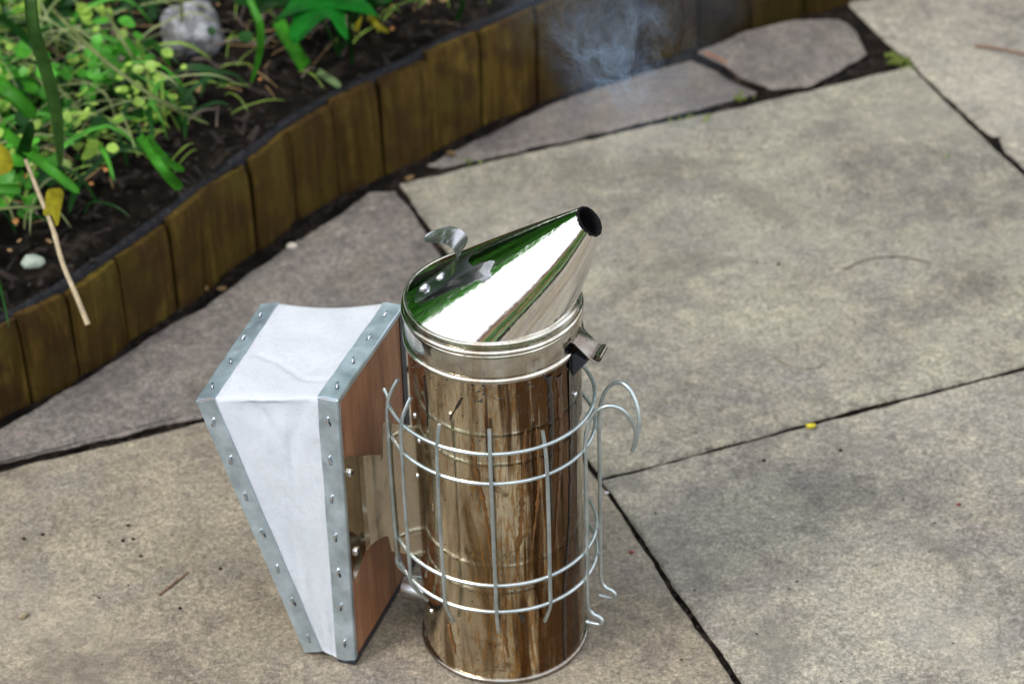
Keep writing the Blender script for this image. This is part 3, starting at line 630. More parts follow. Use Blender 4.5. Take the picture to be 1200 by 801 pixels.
# ------------------------------------------------------------------ wire guard
WR = .00115
def w2l(phi): return math.radians(-90+phi+20.5)
def hoopR(phi):
    if phi > -30: return .0572-.0010*min(1, max(0, (phi-20)/50))
    t = min(1, (-30-phi)/55); return .0572+.0042*t*t
def hoop(z0, tiltz=0.0):
    P = []
    for k in range(80):
        phi = -83+(83+197)*k/79; a = w2l(phi); r_ = hoopR(phi) if phi < 120 else .0562+.0045*((phi-120)/77)**2
        P.append(Vector((r_*math.cos(a), r_*math.sin(a), z0+tiltz*math.cos(a)+.0006*mn.noise(Vector((phi*.02, z0*90, 0))))))
    e = P[0]; P = [e+Vector((-.0065, .0095, .0035)), e+Vector((-.0035, .0062, .0020)), e+Vector((-.0012, .0024, .0004))]+P
    bm = bmesh.new(); tube(bm, P, WR, 10); obj('guard_hoop', bm, WIRE, smoker, smooth='auto')
for z_ in (.1760, .1556, .0822, .0626): hoop(z_)
for phi, r_, zt, zb, lean in ((27.7, .0584, .1845, .0445, 0), (-4, .0587, .1915, .0425, 0), (-35, .0588, .1890, .0440, 0), (-63, .0604, .1930, .0445, 0), (-80.5, .0627, .1950, .0490, 0)):
    a = w2l(phi); u = Vector((math.cos(a), math.sin(a), 0)); bm = bmesh.new()
    far = phi < -50; d = .0075 if far else .0040
    P = [u*(r_-d)+Vector((0, 0, zt)), u*(r_-.0006)+Vector((0, 0, zt-.016)), u*(r_+.0002)+Vector((0, 0, .150)), u*(r_+.0004)+Vector((0, 0, .115)), u*r_+Vector((0, 0, .075)), u*(r_-.0004)+Vector((0, 0, .0615)), u*(r_-.0075 if r_ < .06 else r_-.010)+Vector((0, 0, zb))]
    tube(bm, catmull(P, 7), WR, 10); obj('guard_upright', bm, WIRE, smoker, smooth='auto')
# double hook: one bent wire
def side(s_):
    y = .0125*s_
    P = [(.0562, y, .0312), (.0640, y, .0312), (.0662, y, .0340), (.0640, y, .0368), (.0600, y, .0385), (.0578, y, .0430), (.0572, y, .0560), (.0574, y, .11), (.0574, y, .160), (.0590, y, .1745), (.0630, y, .1850), (.0700, y*.95, .1905), (.0768, y*.75, .1885), (.0820, y*.5, .1800), (.0840, y*.28, .1700), (.0828, y*.12, .1600), (.0812, y*.09, .1545)]
    return catmull(P, 8)
P = side(-1)+side(1)[::-1]
bm = bmesh.new(); tube(bm, P, WR*1.03, 12); obj('carrying_hook', bm, WIRE, smoker, smooth='auto')

# ------------------------------------------------------------------ bracket between can and bellows
XB = -.0748
bm = bmesh.new()
WT = [(-.0725, .1375), (-.0694, .1388), (-.0612, .1404), (-.0608, .1502), (-.0600, .1600), (-.0567, .1645), (-.0509, .1651), (-.0350, .1651)]
WBt = [(-.0350, .0705), (-.0554, .0699), (-.0600, .0705), (-.0609, .0813), (-.0673, .0789), (-.0700, .0762), (-.0725, .0735)]
def webgrid():
    # flange on the board, rolled corner, web towards the can: extruded along a bent path
    path = [(XB+.0006, -.0520), (XB+.0008, -.0430), (XB+.0010, -.0385), (XB+.0018, -.0345), (XB+.0040, -.0315), (XB+.0075, -.0302), (-.0610, -.0300), (-.0520, -.0296), (-.0440, -.0292), (-.0372, -.0292)]
    tz = [(.150, .060), (.1465, .0635), (.1430, .0665), (.1402, .0695), (.1385, .0725), (.1392, .0765), (.1404, .0810), (.1648, .0702), (.1651, .0702), (.1651, .0702)]
    return path, tz
path, tz = webgrid()
bot = []; K = len(path); rows = []
dense = []
for i in range(K-1):
    for k in range(6):
        t = k/6; top = tz[i][0]+(tz[i+1][0]-tz[i][0])*t; bo = tz[i][1]+(tz[i+1][1]-tz[i][1])*t
        if i == 6: top = tz[6][0] if t < .2 else tz[7][0]-.004*max(0, 1-(t-.2)/.3)**2; bo = tz[6][1] if t < .2 else tz[7][1]
        dense.append((path[i][0]+(path[i+1][0]-path[i][0])*t, path[i][1]+(path[i+1][1]-path[i][1])*t, bo, top))
for x, y, b_, t_ in dense:
    rows.append([bm.verts.new((x+.0005*mn.noise(Vector((x*60, k*.4, 2))), y+.0005*mn.noise(Vector((x*90, k*.5, 0))), b_+(t_-b_)*k/14)) for k in range(15)])
for i in range(len(rows)-1):
    for k in range(14): bm.faces.new((rows[i][k], rows[i][k+1], rows[i+1][k+1], rows[i+1][k]))
bmesh.ops.solidify(bm, geom=list(bm.faces), thickness=.0007); bmesh.ops.recalc_face_normals(bm, faces=bm.faces)
bracket = obj('bracket', bm, STEEL_PLATE, smoker, smooth='auto')
for y, z in ((-.0455, .1365), (-.0458, .0790)):
    bm = bmesh.new(); c = Vector((XB+.0016, y, z)); dome(bm, c, (1, 0, 0), .0031, .0014, 20, 5); sc = obj('screw', bm, STEEL_BRUSHED, bracket, smooth=True)
    bm = bmesh.new()
    for ang in (.4, .4+PI/2):
        v = Vector((0, math.cos(ang), math.sin(ang)))*.0019; w = Vector((0, -math.sin(ang), math.cos(ang)))*.0004
        o_ = c+Vector((.00142, 0, 0)); f_ = [bm.verts.new(o_+q) for q in (v+w, v-w, -v-w, -v+w)]; bm.faces.new(f_)
    sc.data.materials.append(DARKMETAL); bm2 = bmesh.new(); bm2.from_mesh(sc.data); bm.to_mesh(me_ := bpy.data.meshes.new('slot')); n0 = len(bm2.faces); bm2.from_mesh(me_)
    bm2.faces.ensure_lookup_table()
    for f__ in bm2.faces[n0:]: f__.material_index = 1
    bm2.to_mesh(sc.data); bm2.free(); bm.free()

# ------------------------------------------------------------------ bellows
TB = .0112
cF, aF, bB, dB = Vector((XB, -.0576, .0030)), Vector((XB, -.0528, .1918)), Vector((XB, .0469, .1912)), Vector((XB, .0440, .0035))
bm = bmesh.new(); I = Vector((-TB, 0, 0)); hexa(bm, [cF+I, cF, dB, dB+I, aF+I, aF, bB, bB+I]); bevel(bm, .0004, 1)
board1 = obj('bellows_board', bm, PLY, smoker, smooth='auto', label='red brown plywood board facing the fire chamber')
gF, eF, fB, hB = Vector((-.1069, -.0576, .0025)), Vector((-.1624, -.0528, .1732)), Vector((-.1662, .0469, .1742)), Vector((-.1085, .044, .003))
nL = Vector((.952, 0, .309)); I2 = nL*TB
bm = bmesh.new(); hexa(bm, [gF, gF+I2, hB+I2, hB, eF, eF+I2, fB+I2, fB]); bevel(bm, .0004, 1)
board2 = obj('bellows_board', bm, PLY, smoker, smooth='auto')
# leather skin: front from bottom to top, over the top, down the back
iR = [cF+I, aF+I, bB+I, dB+I]; iL = [gF+I2, eF+I2, fB+I2, hB+I2]
EPS = .0004
def edge_path(Q, other):
    d_ = (other[1]-Q[1]).normalized()
    pts = []
    segs = [(Q[0], Q[1], 60), (Q[1], Q[2], 44), (Q[2], Q[3], 30)]
    for si, (p, q, n_) in enumerate(segs):
        for k in range(n_): pts.append((p.lerp(q, k/n_), si, k/n_))
    pts.append((Q[3], 2, 1.0)); return pts
pR, pL = edge_path(iR, iL), edge_path(iL, iR)
NU = 72; rows = []; bm = bmesh.new()
def gauss(x, s_): return math.exp(-(x/s_)**2)
for (qr, si, t), (ql, _, _) in zip(pR, pL):
    row = []
    # rounding at the two folds
    for k in range(NU+1):
        u_ = k/NU                                    # 0 = left board, 1 = right board
        p = ql.lerp(qr, u_); bulge = math.sin(PI*u_)
        fr = Vector((0, 1, 0)); dn = Vector((0, 0, -1)); bk = Vector((0, -1, 0))
        off = Vector((0, 0, 0))
        if si == 0:
            w = .0016*bulge*math.sin(PI*min(1, t*1.02))
            # pucker: a shallow V under the fold
            vx = (u_-.60); y_ = 1-t
            w += .0026*bulge*gauss(y_-.05, .06)
            w += .0017*gauss(abs(vx)-(.30-y_*1.35), .075)*gauss(y_-.10, .10)*bulge
            w += .0009*gauss(vx-.02+.25*(y_-.2), .05)*gauss(y_-.24, .09)
            w += .0010*mn.noise(Vector((u_*5, t*7, 3)))*bulge
            off = fr*w
            if t > .93: off += dn*.0016*((t-.93)/.07)**2*bulge + fr*.0012*((t-.93)/.07)**2*bulge
        elif si == 1:
            sag = bulge*(.0012+.0014*t**2)
            cr_ = .46-.28*u_+.04*math.sin(PI*u_*2)+.015*mn.noise(Vector((u_*6, 0, 0)))
            x = (t-cr_); sag += (.0016*gauss(x, .012)+.0007*(1/(1+math.exp(-x/.010)))*gauss(x, .20))*min(1, u_*8, (1-u_)*8)
            sag += .0010*mn.noise(Vector((u_*4, t*5, 8)))*bulge
            off = dn*sag
            if t < .08: off += dn*.0012*((.08-t)/.08)**2*bulge+fr*.0010*((.08-t)/.08)**2
        else: off = bk*(.002*bulge)*min(1, t*10)+dn*(bulge*.0032*(1-t)**6)
        if si == 1 and t > .9: off += bk*.0006*((t-.9)/.1)**2*bulge
        # slip under the strips
        row.append(bm.verts.new(p+off+Vector((0, .0001, -.0001))))
    rows.append(row)
for i in range(len(rows)-1):
    for k in range(NU): bm.faces.new((rows[i][k], rows[i][k+1], rows[i+1][k+1], rows[i+1][k]))
bmesh.ops.solidify(bm, geom=list(bm.faces), thickness=.0012); bmesh.ops.recalc_face_normals(bm, faces=bm.faces)
obj('leather', bm, LEATHER, smoker, smooth=True)
# galvanised strips with tacks, lying over leather and board edge
def metal_strip(p, q, side_vec, out, n_t, name='metal_strip', mat=None, w0=.0003, tack=True, tv=.55, fold=None, drop=.003):
    """p->q along the outer board edge; side_vec = board thickness vector (inwards); out = outward normal of the edge face"""
    mat = mat or GALV; bm = bmesh.new(); K = 24; S = 6; d = (q-p); L = d.length; dn_ = d.normalized(); out = out.normalized(); sv = side_vec.normalized(); W = side_vec.length
    rows = []
    for i in range(K+1):
        t = i/K; b = p+d*t; row = []
        wob = .0005*mn.noise(Vector((t*7, L*100, p.x*90)))
        row.append(bm.verts.new(b-sv*.0006-out*drop)); row.append(bm.verts.new(b-sv*.0008+out*.0002)); row.append(bm.verts.new(b-sv*.0003+out*.0009))
        for j in range(1, S+1):
            s_ = j/S; lift = .0010+.00025*mn.noise(Vector((t*12, s_*2, p.z*30)))
            row.append(bm.verts.new(b+sv*(s_*(W+.0004)+wob*s_)+out*(lift if j < S else lift-.0003)))
        rows.append(row)
    for i in range(K):
        for j in range(len(rows[0])-1): bm.faces.new((rows[i][j], rows[i+1][j], rows[i+1][j+1], rows[i][j+1]))
    bmesh.ops.recalc_face_normals(bm, faces=bm.faces)
    bmesh.ops.solidify(bm, geom=list(bm.faces), thickness=.0006)
    bmesh.ops.recalc_face_normals(bm, faces=bm.faces)
    o = obj(name, bm, mat, smoker, smooth='auto')
    for k in range(n_t):
        t = (k+.5)/n_t+random.uniform(-.012, .012); b = p+d*t+sv*W*(tv+random.uniform(-.08, .08))+out*.0013
        bm = bmesh.new(); ang = random.uniform(-.35, .35); lv = (dn_*math.cos(ang)+sv*math.sin(ang)); wv = out.cross(lv)
        K2 = 10; rr = []
        pass
        # staple leg lying on the strip
        P = [b+lv*(-.0030)-out*.0002, b+lv*(-.0016)+out*.0007, b+out*.0009, b+lv*.0018+out*.0005]
        tube(bm, P, .00062, 6); tk_ = obj('tack', bm, STEEL_BRUSHED, o, smooth='auto')
        bm = bmesh.new(); bm.from_mesh(tk_.data); n0 = len(bm.faces); hc = b-lv*.0024+wv*random.uniform(-.0006, .0006)-out*.00005
        bm.faces.new([bm.verts.new(hc+(lv*1.5*math.cos(q)+wv*math.sin(q))*.0010) for q in [2*PI*z_/10 for z_ in range(10)]]); bm.faces.ensure_lookup_table(); bm.faces[n0].material_index = 1  # flat dark disc paints the hole and shadow beside the tack
        tk_.data.materials.append(DARKMETAL); bm.to_mesh(tk_.data); bm.free()
    return o
Zp, Yn = Vector((0, 0, 1)), Vector((0, -1, 0))
outL = Vector((0, -1, .02))
metal_strip(cF, aF, I, Yn, 7); metal_strip(gF, eF, I2, Yn, 7)
topL = (eF-gF).normalized()
metal_strip(aF, bB, I, Zp, 4, tv=.5); metal_strip(eF, fB, I2, topL, 4, tv=.5)
metal_strip(bB, dB, I, Vector((0, 1, 0)), 0, mat=DARKMETAL, drop=.006); metal_strip(fB, hB, I2, Vector((0, 1, 0)), 0)
# edge strip under the right board and the narrow bottom between both boards
bm = bmesh.new(); hexa(bm, [cF+Vector((.0008, -.0012, -.0016)), dB+Vector((.0008, 0, -.0016)), dB+Vector((-TB, 0, -.0016)), cF+Vector((-TB, -.0012, -.0016)), cF+Vector((.0008, -.0012, .0020)), dB+Vector((.0008, 0, .0020)), dB+Vector((.0002, 0, .0020)), cF+Vector((.0002, -.0012, .0020))])
obj('metal_strip', bm, DARKMETAL, smoker, smooth='auto')
bm = bmesh.new(); hexa(bm, [gF+I2+Vector((0, .002, .003)), cF+I+Vector((0, .002, .003)), dB+I+Vector((0, 0, .003)), hB+I2+Vector((0, 0, .003)), gF+I2+Vector((0, .002, .010)), cF+I+Vector((0, .002, .010)), dB+I+Vector((0, 0, .010)), hB+I2+Vector((0, 0, .010))])
obj('bottom_hinge', bm, DARKMETAL, smoker, smooth='auto')

# ------------------------------------------------------------------ plants in the bed
def frame(P):
    K = len(P); T_ = [(P[min(i+1, K-1)]-P[max(i-1, 0)]).normalized() for i in range(K)]; return T_
def blade_bm(bm, pts, width, tipsharp=.35, baseblunt=True, fold=.25, face=None, seg=6, W=4):
    P = catmull(pts, seg); K = len(P); T_ = frame(P); rows = []
    view = Vector(face) if face else Vector((0, -.75, .65))
    for i, p in enumerate(P):
        t = i/(K-1); w = width*.5*(math.sqrt(max(.0, 1-max(0, (t-(1-tipsharp))/tipsharp)**2)) if tipsharp else 1)
        if not baseblunt: w *= min(1, .25+t*3)
        s_ = T_[i].cross(view); s_ = s_.normalized() if s_.length > 1e-4 else Vector((1, 0, 0)); n = s_.cross(T_[i]).normalized()
        tw = .25*math.sin(t*4+p.x*50); s2 = s_*math.cos(tw)+n*math.sin(tw)
        rows.append([bm.verts.new(p+s2*(2*j/W-1)*w+n*fold*w*(abs(2*j/W-1))) for j in range(W+1)])
    for i in range(K-1):
        for j in range(W): bm.faces.new((rows[i][j], rows[i][j+1], rows[i+1][j+1], rows[i+1][j]))
def blade(name, mat, width, pts, label, cat, group=None, sharp=.35, thick=.0004, base=None):
    bm = bmesh.new(); pts = [Vector(p) for p in pts]
    blade_bm(bm, pts, width, sharp); bmesh.ops.solidify(bm, geom=list(bm.faces), thickness=thick)
    o = obj(name, bm, mat, None, smooth=True, label=label, category=cat)
    if group: o['group'] = group
    return o
names = [('leaf_blade', 'long blue green strap leaf hanging straight down at the left of the bed', 'leaf', .30),
 ('leaf_blade', 'wide bright green leaf tip entering from the left edge above the others', 'leaf', .25),
 ('leaf_blade', 'long bright green strap leaf slanting down behind the yellowed leaf', 'leaf', .20),
 ('leaf_blade', 'dark green upright leaf between the two bright strap leaves at the left edge', 'leaf', .5),
 ('leaf_blade', 'short cut green leaf end lying level at the left edge', 'leaf', .06),
 ('grass_stem', 'thin pale stem lying level and ending at the yellowed leaf', 'stem', .3),
 ('leaf_blade', 'bright green strap leaf pointing down towards the edging over the black soil', 'leaf', .12),
 ('leaf_blade', 'smaller bent green leaf just right of the strap leaf over the black soil', 'leaf', .3),
 ('grass_stem', 'long pale green grass blade arching down across the bed below the rock', 'grass blade', .5),
 ('leaf_blade', 'upright green blade rising from the bed left of the lobed leaf', 'leaf', .6),
 ('leaf_blade', 'broad blunt bright green leaf hanging below the lobed leaf', 'leaf', .06),
 ('stem', 'thin dark green stem under the right of the lobed leaf', 'stem', .2),
 ('fallen_leaf', 'pale green leaf piece lying on the bed by the edging', 'leaf', .4),
 ('leaf_blade', 'yellow green hanging leaf right of the lobed leaf stem', 'leaf', .5),
 ('leaf_blade', 'small yellow green curved leaf at the right of the lobed leaf', 'leaf', .5),
 ('stem', 'pale grey stem standing in front of the grey rock', 'stem', .1),
 ('leaf_blade', 'thin dark green blade at the bed edge near the top of the planks', 'leaf', .5),
 ('leaf_blade', 'bright narrow leaf at the far left above the wide leaf tip', 'leaf', .4),
 ('leaf_blade', 'dark green leaf in the upper left corner of the bed', 'leaf', .4),
 ('grass_stem', 'pale slanting stem left of the hanging blue green leaf', 'stem', .2),
 ('grass_stem', 'pale stalk sloping above the dead stick', 'stem', .3),
 ('leaf_blade', 'small bright green blade just below the left of the rock', 'leaf', .5)]
for (k_, w_, pts), (nm, lb, ct, sh) in zip(D_BL, names): blade(nm, LEAF[k_], w_, pts, lb, ct, sharp=sh)

def flat_leaf(name, outline, mat, label, cat='leaf', dome_=.003, curl_=.0, thick=.0004):
    P = [Vector(p) for p in outline]; P = catmull(P+[P[0]], 3)[:-1]; c = sum(P, Vector())/len(P); R_ = max((p-c).length for p in P)
    bm = bmesh.new(); rings = []
    for k in (1., .75, .5, .25):
        rings.append([bm.verts.new(c+(p-c)*k+Vector((0, 0, dome_*(1-k*k)+curl_*mn.noise(p*60)*k))) for p in P])
    cv = bm.verts.new(c+Vector((0, 0, dome_)))
    n = len(P)
    for r_ in range(3):
        for i in range(n): bm.faces.new((rings[r_][i], rings[r_][(i+1) % n], rings[r_+1][(i+1) % n], rings[r_+1][i]))
    for i in range(n): bm.faces.new((rings[3][i], rings[3][(i+1) % n], cv))
    bmesh.ops.solidify(bm, geom=list(bm.faces), thickness=thick)
    return obj(name, bm, mat, None, smooth=True, label=label, category=cat)
# lobed leaf plant: petiole and several lobed leaves
root = empty('lobed_leaf_plant', (-.115, .60, .08), label='bright green plant with large pointed lobed leaves at the top of the bed', category='plant')
ro = Vector(root.location)
def lobed(outline, mat):
    o = flat_leaf('leaf', outline, mat, '', '', .006, .004); del o['label']; del o['category']
    o.parent = root; o.location = -ro; return o
lobed(D_STAR, LEAF['star'])
SC = Vector((-.118, .545, .15))
def starleaf(c, R_, rot, tilt, z_):
    out = []
    for k in range(10):
        a = rot+k*PI/5; r_ = R_ if k % 2 == 0 else R_*.45; r_ *= random.uniform(.85, 1.1)
        out.append((c[0]+r_*math.cos(a), c[1]+r_*math.sin(a), z_+tilt*r_*math.cos(a)))
    return out
for c, R_, rot, tl, z_ in (((-.165, .605), .035, .3, .3, .125), ((-.08, .62), .03, 1.1, -.2, .12), ((-.13, .64), .045, .7, .2, .14), ((-.095, .575), .025, 2.0, .3, .132)):
    lobed(starleaf(c, R_, rot, tl, z_), LEAF['star'] if random.random() < .6 else LEAF['dark'])
bm = bmesh.new()
for e in ((-.12, .53, .149), (-.165, .605, .124), (-.08, .62, .119), (-.13, .64, .139)): tube(bm, catmull([(0, 0, -.01), ((e[0]+.115)*.4, (e[1]-.6)*.3, .04), (e[0]+.115, e[1]-.60, e[2]-.08)], 5), .0012, 6)
obj('stem', bm, LEAF['dark'], root, smooth=True)
flat_leaf('yellowed_leaf', D_YLEAF, LEAF['yellow'], 'yellowed withering leaf hooked on the long dry straw at the left', 'leaf', .003, .004)
flat_leaf('yellow_leaf', D_YOVAL, LEAF['yellow'], 'smooth oval yellow leaf at the left edge of the bed', 'leaf', .002)
flat_leaf('small_leaf', D_SMALL, LEAF['lime'], 'small light green square leaf above the strap leaves near the bed middle', 'leaf', .002)
flat_leaf('small_leaf', D_SMALL2, LEAF['bright'], 'small fresh green leaf left of the grey rock', 'leaf', .002)
bm = bmesh.new(); tube(bm, catmull([Vector(p)+Vector(((0, .001, .001, -.001, 0, .0005)[i], 0, 0)) for i, p in enumerate(D_STRAW)], 8), lambda t: .0013+.0005*t+.0003*math.exp(-((t-.45)/.02)**2), 8)
obj('dry_straw', bm, mat_flat('straw', (.27, .215, .135), .7, 0, .3, 120), None, smooth='auto', label='long dry beige straw hanging out of the bed over the planks', category='straw')
bm = bmesh.new(); tube(bm, catmull(D_STICK, 8), lambda t: .0021-.0005*t, 8)
obj('dead_stick', bm, mat_flat('stick', (.20, .155, .13), .8, 0, .4, 150), None, smooth='auto', label='grey brown dead stick lying across the greenery left of the rock', category='stick')
def rock(name, c, s_, mat, label, cat='stone', seed=0, sub=4):
    bm = bmesh.new(); bmesh.ops.create_icosphere(bm, subdivisions=sub, radius=1)
    for v in bm.verts:
        d = 1+.22*mn.noise(v.co*1.3+Vector((seed, 0, 0)))+.10*mn.noise(v.co*3.5+Vector((seed, 2, 0)))+.05*mn.noise(v.co*9)
        v.co = Vector((v.co.x*s_[0], v.co.y*s_[1], v.co.z*s_[2]))*d+Vector(c)
    return obj(name, bm, mat, None, smooth=True, label=label, category=cat)
def mat_rock():
    m = M('grey_rock'); v = m.map(); a = m.noise(v, 60, 7, .7, .6); b = m.noise(v, 300, 4, .7)
    col = m.ramp(a, [(.36, (.035, .035, .038)), (.5, (.13, .13, .14)), (.68, (.34, .35, .38))])
    return m.fin(col, .8, 0., m.bump(b, .6, .001, m.bump(a, .9, .006)))
ROCK = mat_rock()
rock('grey_rock', (D_ROCK[0], D_ROCK[1]+.006, .088), (.025, .027, .023), ROCK, 'pale grey weathered rock sitting in the bed among the leaves', 'rock', 3)
rock('white_stone', (D_SHELL[0], D_SHELL[1], .086), (.0085, .006, .0045), mat_flat('white_stone', (.22, .26, .22), .8, 0, .25, 120), 'flat whitish stone at the bed edge near the left planks', 'stone', 9, 3)

# leafy cover, grass and litter that nobody could count
def xy_in_bed(vmin, vmax, smin, smax):
    s_ = random.uniform(smin, smax); p, d, n = eat(s_); v_ = vmin+(vmax-vmin)*random.random()**.8
    b_ = min(1, v_/.4); dirv = (n*(1-b_)+fix*b_).normalized(); return p+n*min(v_, .03)+dirv*max(0, v_-.03), v_, s_
sA = nearest_s(-.44, .15); sB = nearest_s(-.17, .452); sC = nearest_s(.05, .66)
def scatter_blades(name, mat, n, wr, lr, label, cat, smin, smax, vmin, vmax, hz=(.3, 1.), flat=.0):
    bm = bmesh.new()
    for k in range(n):
        q, v_, s_ = xy_in_bed(vmin, vmax, smin, smax)
        if (q.x+.232)**2+(q.y-.595)**2 < .032**2: continue
        L = random.uniform(*lr); a = random.uniform(0, 2*PI); up = random.uniform(*hz)
        d = Vector((math.cos(a), math.sin(a), 0)); z0 = .082+flat
        P = [Vector((q.x, q.y, z0)), Vector((q.x, q.y, z0))+d*L*.3*(1-up*.5)+Vector((0, 0, L*.45*up)), Vector((q.x, q.y, z0))+d*L*.75+Vector((0, 0, L*.6*up)), Vector((q.x, q.y, z0))+d*L*1.1+Vector((0, 0, L*.4*up*random.uniform(.2, 1.2)))]
        blade_bm(bm, P, random.uniform(*wr), .6, True, .25, (random.uniform(-.5, .5), -.6, .8), 3, 2)
    return obj(name, bm, mat, None, smooth=True, kind='stuff', label=label, category=cat)
def scatter_leaves(name, mat, n, rr, zr, label, cat, smin, smax, vmin, vmax, cl=None):
    bm = bmesh.new()
    cs = [xy_in_bed(vmin, vmax, smin, smax)[0] for _ in range(cl)] if cl else None
    for k in range(n):
        q = xy_in_bed(vmin, vmax, smin, smax)[0]
        if cs: c = random.choice(cs); q = c+Vector((random.gauss(0, .012), random.gauss(0, .012), 0))
        if (q.x+.232)**2+(q.y-.600)**2 < .036**2: continue
        r_ = random.uniform(*rr); z = .082+random.uniform(*zr); nrm_ = Vector((random.gauss(0, .45), random.gauss(-.25, .45), 1)).normalized(); a = nrm_.orthogonal().normalized(); b = nrm_.cross(a)
        a0 = random.uniform(0, 6.28); m_ = 9; el = random.uniform(.6, .95); c0 = Vector((q.x, q.y, z)); ctr = bm.verts.new(c0-nrm_*r_*.15)
        A = a*math.cos(a0)+b*math.sin(a0); B = -a*math.sin(a0)+b*math.cos(a0)
        ring = [bm.verts.new(c0+(A*math.cos(2*PI*i/m_)+B*math.sin(2*PI*i/m_)*el)*r_*(1+.12*math.cos(3*2*PI*i/m_))*(1.0 if i else .75)) for i in range(m_)]
        for i in range(m_): bm.faces.new((ctr, ring[i], ring[(i+1) % m_]))
    return obj(name, bm, mat, None, smooth=True, kind='stuff', label=label, category=cat)
scatter_blades('green_grass', LEAF['lime'], 120, (.0010, .0035), (.03, .07), 'yellow green grass blades leaning in the bed', 'grass', sA, sB+.03, .06, .40, (.4, 1.2))
scatter_blades('green_grass', LEAF['bright'], 330, (.0010, .0040), (.02, .07), 'tangled bright green grass growing in the bed', 'grass', sA, sB+.03, .06, .45, (.4, 1.2))
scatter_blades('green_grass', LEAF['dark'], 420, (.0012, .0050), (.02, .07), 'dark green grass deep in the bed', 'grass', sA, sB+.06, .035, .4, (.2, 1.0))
scatter_blades('pale_grass', LEAF['pale'], 330, (.0006, .0019), (.03, .10), 'thin pale grass stalks tangled in the bed', 'grass', sA, sB+.02, .06, .45, (.4, 1.1))
scatter_blades('yellow_grass', LEAF['lime'], 70, (.0006, .0014), (.02, .05), 'yellowing grass by the rock and lobed leaves', 'grass', sB-.12, sC, .03, .16, (.1, .5))
scatter_blades('dead_grass', LEAF['dead'], 300, (.0005, .0013), (.012, .045), 'brown dead grass and straw litter on the soil', 'grass', sA, sC+.1, .035, .35, (.0, .25))
scatter_leaves('leafy_weeds', LEAF['lime'], 700, (.0020, .0060), (.01, .060), 'small yellow green weed leaves in clusters', 'weeds', sA+.05, sB+.02, .06, .30, 22)
scatter_leaves('leafy_weeds', LEAF['bright'], 800, (.003, .0085), (.005, .06), 'small bright green weed leaves in clusters', 'weeds', sA, sB+.02, .06, .42, 28)
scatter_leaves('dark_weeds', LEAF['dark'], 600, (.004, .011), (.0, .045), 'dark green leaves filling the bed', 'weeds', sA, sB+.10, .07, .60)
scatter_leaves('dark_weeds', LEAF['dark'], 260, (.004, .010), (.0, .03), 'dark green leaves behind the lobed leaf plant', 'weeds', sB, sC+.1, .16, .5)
scatter_leaves('leaf_litter', LEAF['dead'], 150, (.0015, .0050), (.0, .006), 'dead brown leaf fragments on the soil', 'leaf litter', sA, sC+.15, .035, .3)
scatter_leaves('leaf_litter', LEAF['pale'], 26, (.0012, .0030), (.001, .006), 'pale petal bits fallen on the black soil', 'leaf litter', sA, sC+.1, .035, .16)
scatter_leaves('leaf_litter', LEAF['orange'], 22, (.0012, .0032), (.001, .006), 'orange brown leaf bits on the soil', 'leaf litter', sA, sC+.2, .03, .2)
BARK = mat_flat('dark_bark', (.014, .0105, .009), .8, 0, .9, 60, .8, .001, Specular_IOR_Level=.15)
bm = bmesh.new()
for k in range(3600):
    q, v_, s_ = xy_in_bed(.004, .40, sA, sC+.45); L = random.choice((.0015, .002, .003, .004, .006, .009)); a = random.uniform(0, PI); d = Vector((math.cos(a), math.sin(a), random.uniform(-.25, .25))); w = random.uniform(.0008, .0034)
    sd2 = Vector((-d.y, d.x, random.uniform(-.3, .3)))*w; z = eheight(s_)+.002+random.uniform(0, .006); c0 = Vector((q.x, q.y, z)); up = Vector((0, 0, w*.5))
    hexa(bm, [c0-d*L-sd2, c0+d*L*.9-sd2*.5, c0+d*L+sd2*.6, c0-d*L*.8+sd2, c0-d*L-sd2*.8+up, c0+d*L*.9-sd2*.4+up, c0+d*L+sd2*.5+up, c0-d*L*.8+sd2*.8+up])
obj('bark_chips', bm, BARK, None, kind='stuff', label='dark bark chips and crumbs covering the bed', category='bark')

bm = bmesh.new()
for k in range(210):
    q, v_, s_ = xy_in_bed(.03, .35, sA, sC+.2); a = random.uniform(0, PI); L = random.uniform(.008, .03); z = .088+random.uniform(0, .006)
    d = Vector((math.cos(a), math.sin(a), 0)); tube(bm, catmull([(q.x-d.x*L, q.y-d.y*L, z), (q.x, q.y+.002, z+.003), (q.x+d.x*L, q.y+d.y*L, z-.001)], 3), random.uniform(.0004, .0011), 5)
obj('fine_twigs', bm, mat_flat('twig_grey', (.10, .075, .06), .85, 0, .6, 60), None, smooth=True, kind='stuff', label='thin grey brown twigs strewn over the soil of the bed', category='twigs')

# joint dirt, grit
bm = bmesh.new()
def grit(path, n, spread, zz=-.003):
    for k in range(n):
        t = random.random()*(len(path)-1); i = int(t); p = Vector((*path[i][:2], 0)).lerp(Vector((*path[i+1][:2], 0)), t-i)
        r_ = random.uniform(.0006, .0021); c0 = p+Vector((random.gauss(0, spread), random.gauss(0, spread), zz-abs(random.gauss(0, .002))))
        m_ = Matrix.Translation(c0) @ Matrix.Diagonal((r_*random.uniform(.7, 1.4), r_*random.uniform(.7, 1.4), r_*.8, 1)); bmesh.ops.create_icosphere(bm, subdivisions=1, radius=1, matrix=m_)
edgepath = [eat(nearest_s(-.42, .16)+k*.01) for k in range(95)]
edgepath = [(p-n*.006) for p, d, n in edgepath]
grit([st(0, -.35), st(0, .42)], 380, .0011, -.0035); grit([st(0, 0), st(.46, 0)], 160, .0009, -.0035); grit([st(-.45, .168), st(0, .168)], 260, .0012, -.0035); grit([st(0, .416), st(.46, .417)], 300, .0020, -.004)
